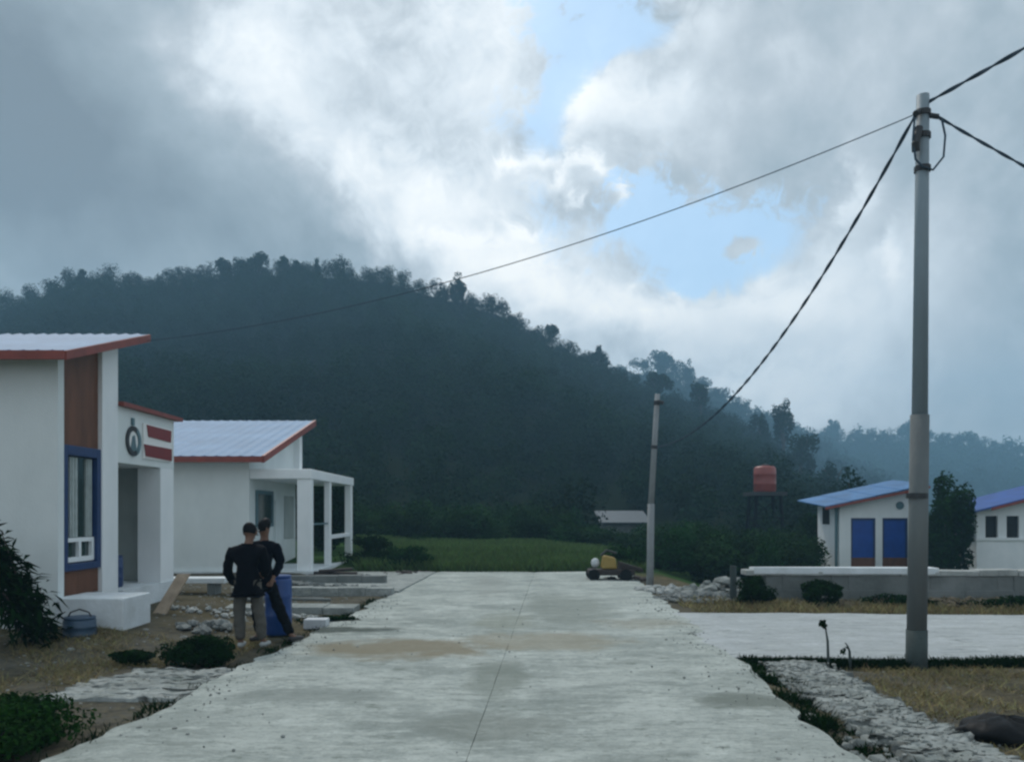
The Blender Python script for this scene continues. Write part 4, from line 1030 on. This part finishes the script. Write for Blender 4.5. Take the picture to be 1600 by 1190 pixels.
kerb('far kerb along the frontage of the second house', -5.9, -2.5, 16.75, -.15, .12, .3, 'rough_concrete')
kerb('grey kerb just before the second house porch', -5.3, -3.0, 19.0, -.1, .20, .25, 'wall_grey')
# white slab bench
t = thing('bench', 'white concrete slab bench between the two left houses', 'bench', (-6.2, 15.6, 0))
MB().box(-6.9, -5.5, 15.3, 15.75, .34, .44).build('seat', 'plinth_paint', t, bevel=.01)
for x in (-6.7, -5.85): MB().box(x, x+.15, 15.35, 15.7, -.1, .34).build('leg', 'wall_grey', t)
t = thing('plank', None, None); 
b = MB(); b.hexa([(-5.66, 12.55, .08), (-5.45, 12.55, .08), (-5.45, 12.61, .08), (-5.66, 12.61, .08)], [(-5.42, 12.95, .70), (-5.22, 12.95, .70), (-5.22, 13.01, .70), (-5.42, 13.01, .70)])
bpy.data.objects.remove(t)
tag(b.build('plank', 'plank', bevel=.006), 'tan wooden board propped up beside the white terrace', 'plank')
b = MB(); b.box(-3.12, -2.78, 11.95, 12.2, -.05, .10); tag(b.build('block', 'sack_white', bevel=.015), 'small white block lying at the left road edge behind the people', 'block')

# blue drum by the people
def drum(name, label, cx, cy, z, r_, h, m, lidm, cat):
    t = thing(name, label, cat, (cx, cy, z))
    MB().lathe((cx, cy, z), [(r_*.92, 0), (r_, .03), (r_, h*.3), (r_*1.04, h*.33), (r_, h*.36), (r_, h*.64), (r_*1.04, h*.67), (r_, h*.70), (r_, h*.95), (r_*.93, h)], 28).build('body', m, t, smooth=True)
    MB().lathe((cx, cy, z+h), [(r_*.96, 0.001), (r_*.98, .02), (r_*.94, .035), (r_*.2, .035)], 28).build('lid', lidm, t)
    return t
drum('drum', 'bright blue plastic drum standing right beside the two people', -3.30, 11.3, -.02, .185, .80, 'drum_blue', 'drum_blue', 'drum')
t = drum('bucket', 'dark blue-grey barrel on the earth in front of the white terrace', -5.76, 10.66, -.02, .20, .30, 'bucket_blue', 'bucket_blue', 'barrel')
b = MB(); b.tube([(-5.94, 10.66, .27), (-5.88, 10.66, .37), (-5.76, 10.66, .41), (-5.64, 10.66, .37), (-5.58, 10.66, .27)], .011, 6); b.build('handle', 'dark_steel', t)
t = drum('drum', 'dark blue container in the shadow of the nearest house porch', -6.75, 13.5, .44, .17, .5, 'blue_paint', 'blue_paint', 'container')

# black plastic bag on the dry grass at lower right
def lump(name, m, c, rx, ry, rz, seed, parent=None):
    r = np.random.default_rng(seed); mb = MB(); vs = []; nu, nv = 28, 14; ph = r.uniform(0, 6, 6)
    for i in range(nv+1):
        a = PI*i/nv
        for j in range(nu):
            t_ = 2*PI*j/nu; k = 1+.12*math.sin(3*t_+ph[0])*math.sin(2*a+ph[1])+.07*math.sin(7*t_+ph[2]+4*a)+.05*math.sin(11*t_+ph[3]-5*a)
            vs.append((c[0]+rx*k*math.sin(a)*math.cos(t_), c[1]+ry*k*math.sin(a)*math.sin(t_), c[2]+rz*k*math.cos(a)))
    fs = [(i*nu+j, (i+1)*nu+j, (i+1)*nu+(j+1) % nu, i*nu+(j+1) % nu) for i in range(nv) for j in range(nu)]
    return mb.add(vs, fs).build(name, m, parent, smooth=True)
tag(lump('plastic_bag', 'black_plastic', (3.82, 6.2, .0), .36, .24, .12, 4), 'crumpled black plastic bag on the dry grass at the lower right', 'bag')
tag(lump('sack', 'sack_white', (3.83, 22.1, .45), .2, .15, .16, 9), 'small pale sack lying on the thicket edge', 'sack')
bpy.data.objects.remove(bpy.data.objects['sack'])
# small machine at the far end of the road
t = thing('machine', 'low dark machine with a yellow hood parked at the far right end of the road', 'machine', (2.35, 20.3, 0))
mx_, my_ = 2.35, 20.3
MB().box(mx_-.42, mx_+.72, my_-.3, my_+.3, .12, .26).build('frame', 'rust_dark', t, bevel=.02)
b = MB(); b.hexa([(mx_-.10, my_-.22, .27), (mx_+.30, my_-.22, .27), (mx_+.30, my_+.22, .27), (mx_-.10, my_+.22, .27)], [(mx_-.04, my_-.17, .62), (mx_+.26, my_-.17, .56), (mx_+.26, my_+.17, .56), (mx_-.04, my_+.17, .62)]); b.build('hood', 'yellow_paint', t, bevel=.05)
MB().lathe((mx_-.24, my_-.02, .42), [(.03, -.12), (.09, -.08), (.11, 0), (.09, .08), (.03, .12)], 16).build('tank', 'sack_white', t, smooth=True)
for x in (mx_-.3, mx_+.5):
    for yv in (my_-.32, my_+.26):
        MB().tube([(x, yv, .13), (x, yv+.08, .13)], [.15, .15], 18).build('wheel', 'black_plastic', t)
b = MB(); b.tube([(mx_-.1, my_, .6), (mx_+.05, my_, .74), (mx_+.3, my_, .66)], .03, 8); b.build('handle', 'dark_steel', t)
MB().hexa([(mx_+.35, my_-.2, .26), (mx_+.95, my_-.2, .2), (mx_+.95, my_+.2, .2), (mx_+.35, my_+.2, .26)], [(mx_+.35, my_-.2, .46), (mx_+.95, my_-.2, .28), (mx_+.95, my_+.2, .28), (mx_+.35, my_+.2, .46)]).build('tray', 'rust_dark', t)
# dark stub post at the end of the low wall
t = tag(MB().tube([(4.30, 15.55, -.1), (4.30, 15.55, .66)], [.07, .06], 10).build('stub_post', 'pole_foot'), 'short dark post at the left end of the low wall', 'post')

# ------------------------------------------------------------------ people
def skin(name, verts, edges, radii, m, parent, root=0, sub=2):
    me = bpy.data.meshes.new(name); o = Vector(parent.location)
    me.from_pydata([Vector(v)-o for v in verts], edges, []); ob = bpy.data.objects.new(name, me); C.objects.link(ob); ob.parent = parent
    me.materials.append(MATS[m])
    sm = ob.modifiers.new('skin', 'SKIN'); sm.use_smooth_shade = True; sm.branch_smoothing = .3
    for i, rr in enumerate(radii):
        sv = me.skin_vertices[0].data[i]; sv.radius = rr if isinstance(rr, tuple) else (rr, rr); sv.use_root = (i == root)
    if name in ('jacket', 'trousers'): sub = 3
    ss = ob.modifiers.new('sub', 'SUBSURF'); ss.levels = sub; ss.render_levels = sub
    if name in ('jacket', 'trousers'):
        dm = ob.modifiers.new('creases', 'DISPLACE'); dm.texture = bpy.data.textures['crease']; dm.strength = .035; dm.mid_level = .45; dm.texture_coords = 'LOCAL'
    return ob
crease = bpy.data.textures.new('crease', 'CLOUDS'); crease.noise_scale = .09; crease.noise_depth = 2
def person(label, base, H, J, jacket, trousers, shoe, face):
    """J: joint positions in metres for a 1.6 m figure relative to the base; x right, y away, z up"""
    t = thing('person', label, 'person', base); k = H/1.6
    q = lambda n: Vector(base)+Vector(J[n])*k
    vs = []; ed = []; ra = []; ix = {}
    def addv(n, p, r_, par=None):
        ix[n] = len(vs); vs.append(p); ra.append(tuple(x*k for x in r_) if isinstance(r_, tuple) else r_*k)
        if par is not None: ed.append((ix[par], ix[n]))
    addv('pelvis', q('pelvis'), (.115, .085)); addv('waist', q('waist'), (.105, .075), 'pelvis'); addv('chest', q('chest'), (.125, .085), 'waist')
    addv('neckb', q('neckb'), .062, 'chest'); addv('neck', q('neck'), .05, 'neckb'); addv('jaw', q('jaw'), (.062, .07), 'neck'); addv('skull', q('skull'), (.078, .09), 'jaw'); addv('top', q('top'), .055, 'skull')
    for s_ in ('l', 'r'):
        addv('sh'+s_, q('sh'+s_), .055, 'chest'); addv('el'+s_, q('el'+s_), .038, 'sh'+s_); addv('wr'+s_, q('wr'+s_), .026, 'el'+s_); addv('pa'+s_, q('pa'+s_), (.036, .018), 'wr'+s_)
        w_, p_ = q('wr'+s_), q('pa'+s_); d = (p_-w_).normalized(); sd_ = d.cross(Vector((0, 1, .2))).normalized(); nn = d.cross(sd_)
        for f in range(4):
            off = (f-1.5)*.019*k; ln = (.030, .034, .031, .025)[f]*k
            a = p_+d*.028*k+sd_*off; b_ = a+d*ln+nn*.006*k; c_ = b_+d*ln*.7+nn*.016*k
            addv('f%d%s' % (f, s_), a, .0085, 'pa'+s_); addv('g%d%s' % (f, s_), b_, .008, 'f%d%s' % (f, s_)); addv('h%d%s' % (f, s_), c_, .0065, 'g%d%s' % (f, s_))
        a = w_.lerp(p_, .45)+sd_*.036*k; addv('t1'+s_, a, .010, 'pa'+s_); addv('t2'+s_, a+d*.03*k+sd_*.012*k, .009, 't1'+s_)
        addv('hip'+s_, q('hip'+s_), .08, 'pelvis'); addv('kn'+s_, q('kn'+s_), .052, 'hip'+s_); addv('an'+s_, q('an'+s_), .036, 'kn'+s_); addv('toe'+s_, q('toe'+s_), (.036, .026), 'an'+s_)
    body = skin('body', vs, ed, ra, 'skin', t)
    # clothes
    P = [q('pelvis')+Vector((0, 0, .0)), q('waist'), q('chest'), q('neckb')+Vector((0, 0, .01)), q('shl'), q('ell'), q('wrl'), q('shr'), q('elr'), q('wrr'), q('pelvis')-Vector((0, 0, .12*k))]
    skin('jacket', P, [(0, 1), (1, 2), (2, 3), (2, 4), (4, 5), (5, 6), (2, 7), (7, 8), (8, 9), (0, 10)],
         [(.190*k, .15*k), (.160*k, .125*k), (.175*k, .125*k), (.078*k, .078*k), .085*k, .062*k, .046*k, .085*k, .062*k, .046*k, (.205*k, .165*k)], jacket, t)
    P = [q('pelvis'), q('hipl'), q('knl'), q('anl')+Vector((0, 0, .01)), q('hipr'), q('knr'), q('anr')+Vector((0, 0, .01))]
    skin('trousers', P, [(0, 1), (1, 2), (2, 3), (0, 4), (4, 5), (5, 6)], [(.125*k, .10*k), .085*k, .078*k, .064*k, .085*k, .078*k, .064*k], trousers, t)
    for s_ in ('l', 'r'):
        a, c_ = q('an'+s_), q('toe'+s_); d = (c_-a); d.z = 0; d.normalize()
        fl = Vector((a.x, a.y, base[2]+.045*k))
        skin('shoe', [fl-d*.05*k, fl+d*.03*k, fl+d*.12*k, fl+d*.18*k], [(0, 1), (1, 2), (2, 3)], [(.042*k, .04*k), (.046*k, .042*k), (.046*k, .034*k), (.034*k, .026*k)], shoe, t)
    hd = q('skull'); fd = Vector(face).normalized(); sdv = fd.cross(Vector((0, 0, 1))).normalized()
    # hair: a cap over crown and back of head
    r = np.random.default_rng(3); mb = MB(); hv = []; nu, nv = 22, 11
    for i in range(nv+1):
        a = PI*.62*i/nv
        for j in range(nu):
            tt = 2*PI*j/nu; dd = (fd*math.cos(tt)+sdv*math.sin(tt))*math.sin(a)+Vector((0, 0, math.cos(a)))
            cut = 1.0 if not (math.cos(tt) > .45 and a > PI*.36) else .86
            hv.append(hd+Vector((0, 0, .012*k))+Vector((dd.x*.093*k, dd.y*.104*k, dd.z*.112*k))*cut)
    fs = [(i*nu+j, (i+1)*nu+j, (i+1)*nu+(j+1) % nu, i*nu+(j+1) % nu) for i in range(nv) for j in range(nu)]
    mb.add(hv, fs).build('hair', 'hair', t, smooth=True)
    for sg in (-1, 1):
        c_ = hd+sdv*sg*.088*k-Vector((0, 0, .015*k)); mb = MB(); mb.tube([c_-Vector((0, 0, .03*k)), c_, c_+Vector((0, 0, .028*k))], [.007*k, .014*k, .009*k], 8); mb.build('ear', 'skin', t, smooth=True)
        e_ = hd+fd*.088*k+sdv*sg*.032*k-Vector((0, 0, .005*k)); MB().lathe(tuple(e_), [(.003, -.009), (.011, 0), (.003, .009)], 10).build('eye', 'sign_white', t, smooth=True)
    n_ = hd+fd*.09*k-Vector((0, 0, .02*k)); mb = MB(); mb.tube([n_+Vector((0, 0, .02*k)), n_-Vector((0, 0, .012*k))+fd*.018*k, n_-Vector((0, 0, .02*k))], [.008*k, .014*k, .008*k], 8); mb.build('nose', 'skin', t, smooth=True)
    m_ = hd+fd*.084*k-Vector((0, 0, .062*k)); mb = MB(); mb.tube([m_-sdv*.022*k, m_+fd*.006, m_+sdv*.022*k], [.004, .007, .004], 6); mb.build('mouth', 'rust_dark', t, smooth=True)
    return t
J1 = dict(pelvis=(-.01, 0, .84), waist=(-.02, .0, 1.02), chest=(-.03, .02, 1.20), neckb=(-.02, .03, 1.34), neck=(-.01, .04, 1.38), jaw=(0.0, .06, 1.44), skull=(.0, .05, 1.50), top=(.0, .05, 1.56),
          shl=(-.23, .02, 1.25), ell=(-.285, .0, 1.00), wrl=(-.23, .14, .80), pal=(-.21, .19, .74), shr=(.17, .03, 1.26), elr=(.21, .06, 1.02), wrr=(.12, .24, .92), par=(.07, .30, .92),
          hipl=(-.10, 0, .80), knl=(-.125, .0, .44), anl=(-.10, -.02, .085), toel=(-.11, .12, .03), hipr=(.08, 0, .80), knr=(.135, .02, .44), anr=(.17, .03, .085), toer=(.20, .16, .03))
person('person seen from behind in black jacket and tan trousers at the left road edge', (-3.34, 10.15, -.02), 1.57, J1, 'jacket_black', 'trousers_tan', 'shoe_pale', (.25, 1, -.25))
J2 = dict(pelvis=(-.06, 0, .84), waist=(-.05, .0, 1.02), chest=(-.02, .0, 1.20), neckb=(.0, .0, 1.34), neck=(.0, -.01, 1.38), jaw=(.0, -.03, 1.44), skull=(-.01, -.02, 1.50), top=(-.01, -.02, 1.56),
          shl=(-.19, .0, 1.25), ell=(-.25, .04, 1.0), wrl=(-.16, .12, .86), pal=(-.12, .16, .84), shr=(.15, -.01, 1.25), elr=(.205, .0, 1.02), wrr=(.14, -.08, .86), par=(.12, -.12, .80),
          hipl=(-.12, 0, .80), knl=(-.12, .05, .45), anl=(-.10, .1, .085), toel=(-.16, -.02, .03), hipr=(.05, 0, .80), knr=(.19, .0, .44), anr=(.345, .0, .085), toer=(.42, .06, .03))
person('person in navy jacket and black trousers, half hidden, one leg out toward the blue drum', (-3.28, 10.62, -.02), 1.62, J2, 'jacket_navy', 'trousers_black', 'shoe_dark', (-.6, -.5, -.3))

# ------------------------------------------------------------------ haze
hz = bpy.data.materials.new('haze'); hz.use_nodes = True; t = hz.node_tree; t.nodes.clear()
pv = t.nodes.new('ShaderNodeVolumePrincipled'); pv.inputs['Color'].default_value = (.40, .71, .95, 1); pv.inputs['Density'].default_value = .0013; pv.inputs['Anisotropy'].default_value = .0
om = t.nodes.new('ShaderNodeOutputMaterial'); t.links.new(pv.outputs[0], om.inputs['Volume'])
MATS['haze'] = hz
hb = MB().box(-445, 445, -95, 645, -2.5, 112).build('haze', 'haze'); tag(hb, 'pale blue haze filling the valley air', 'haze', kind='stuff')
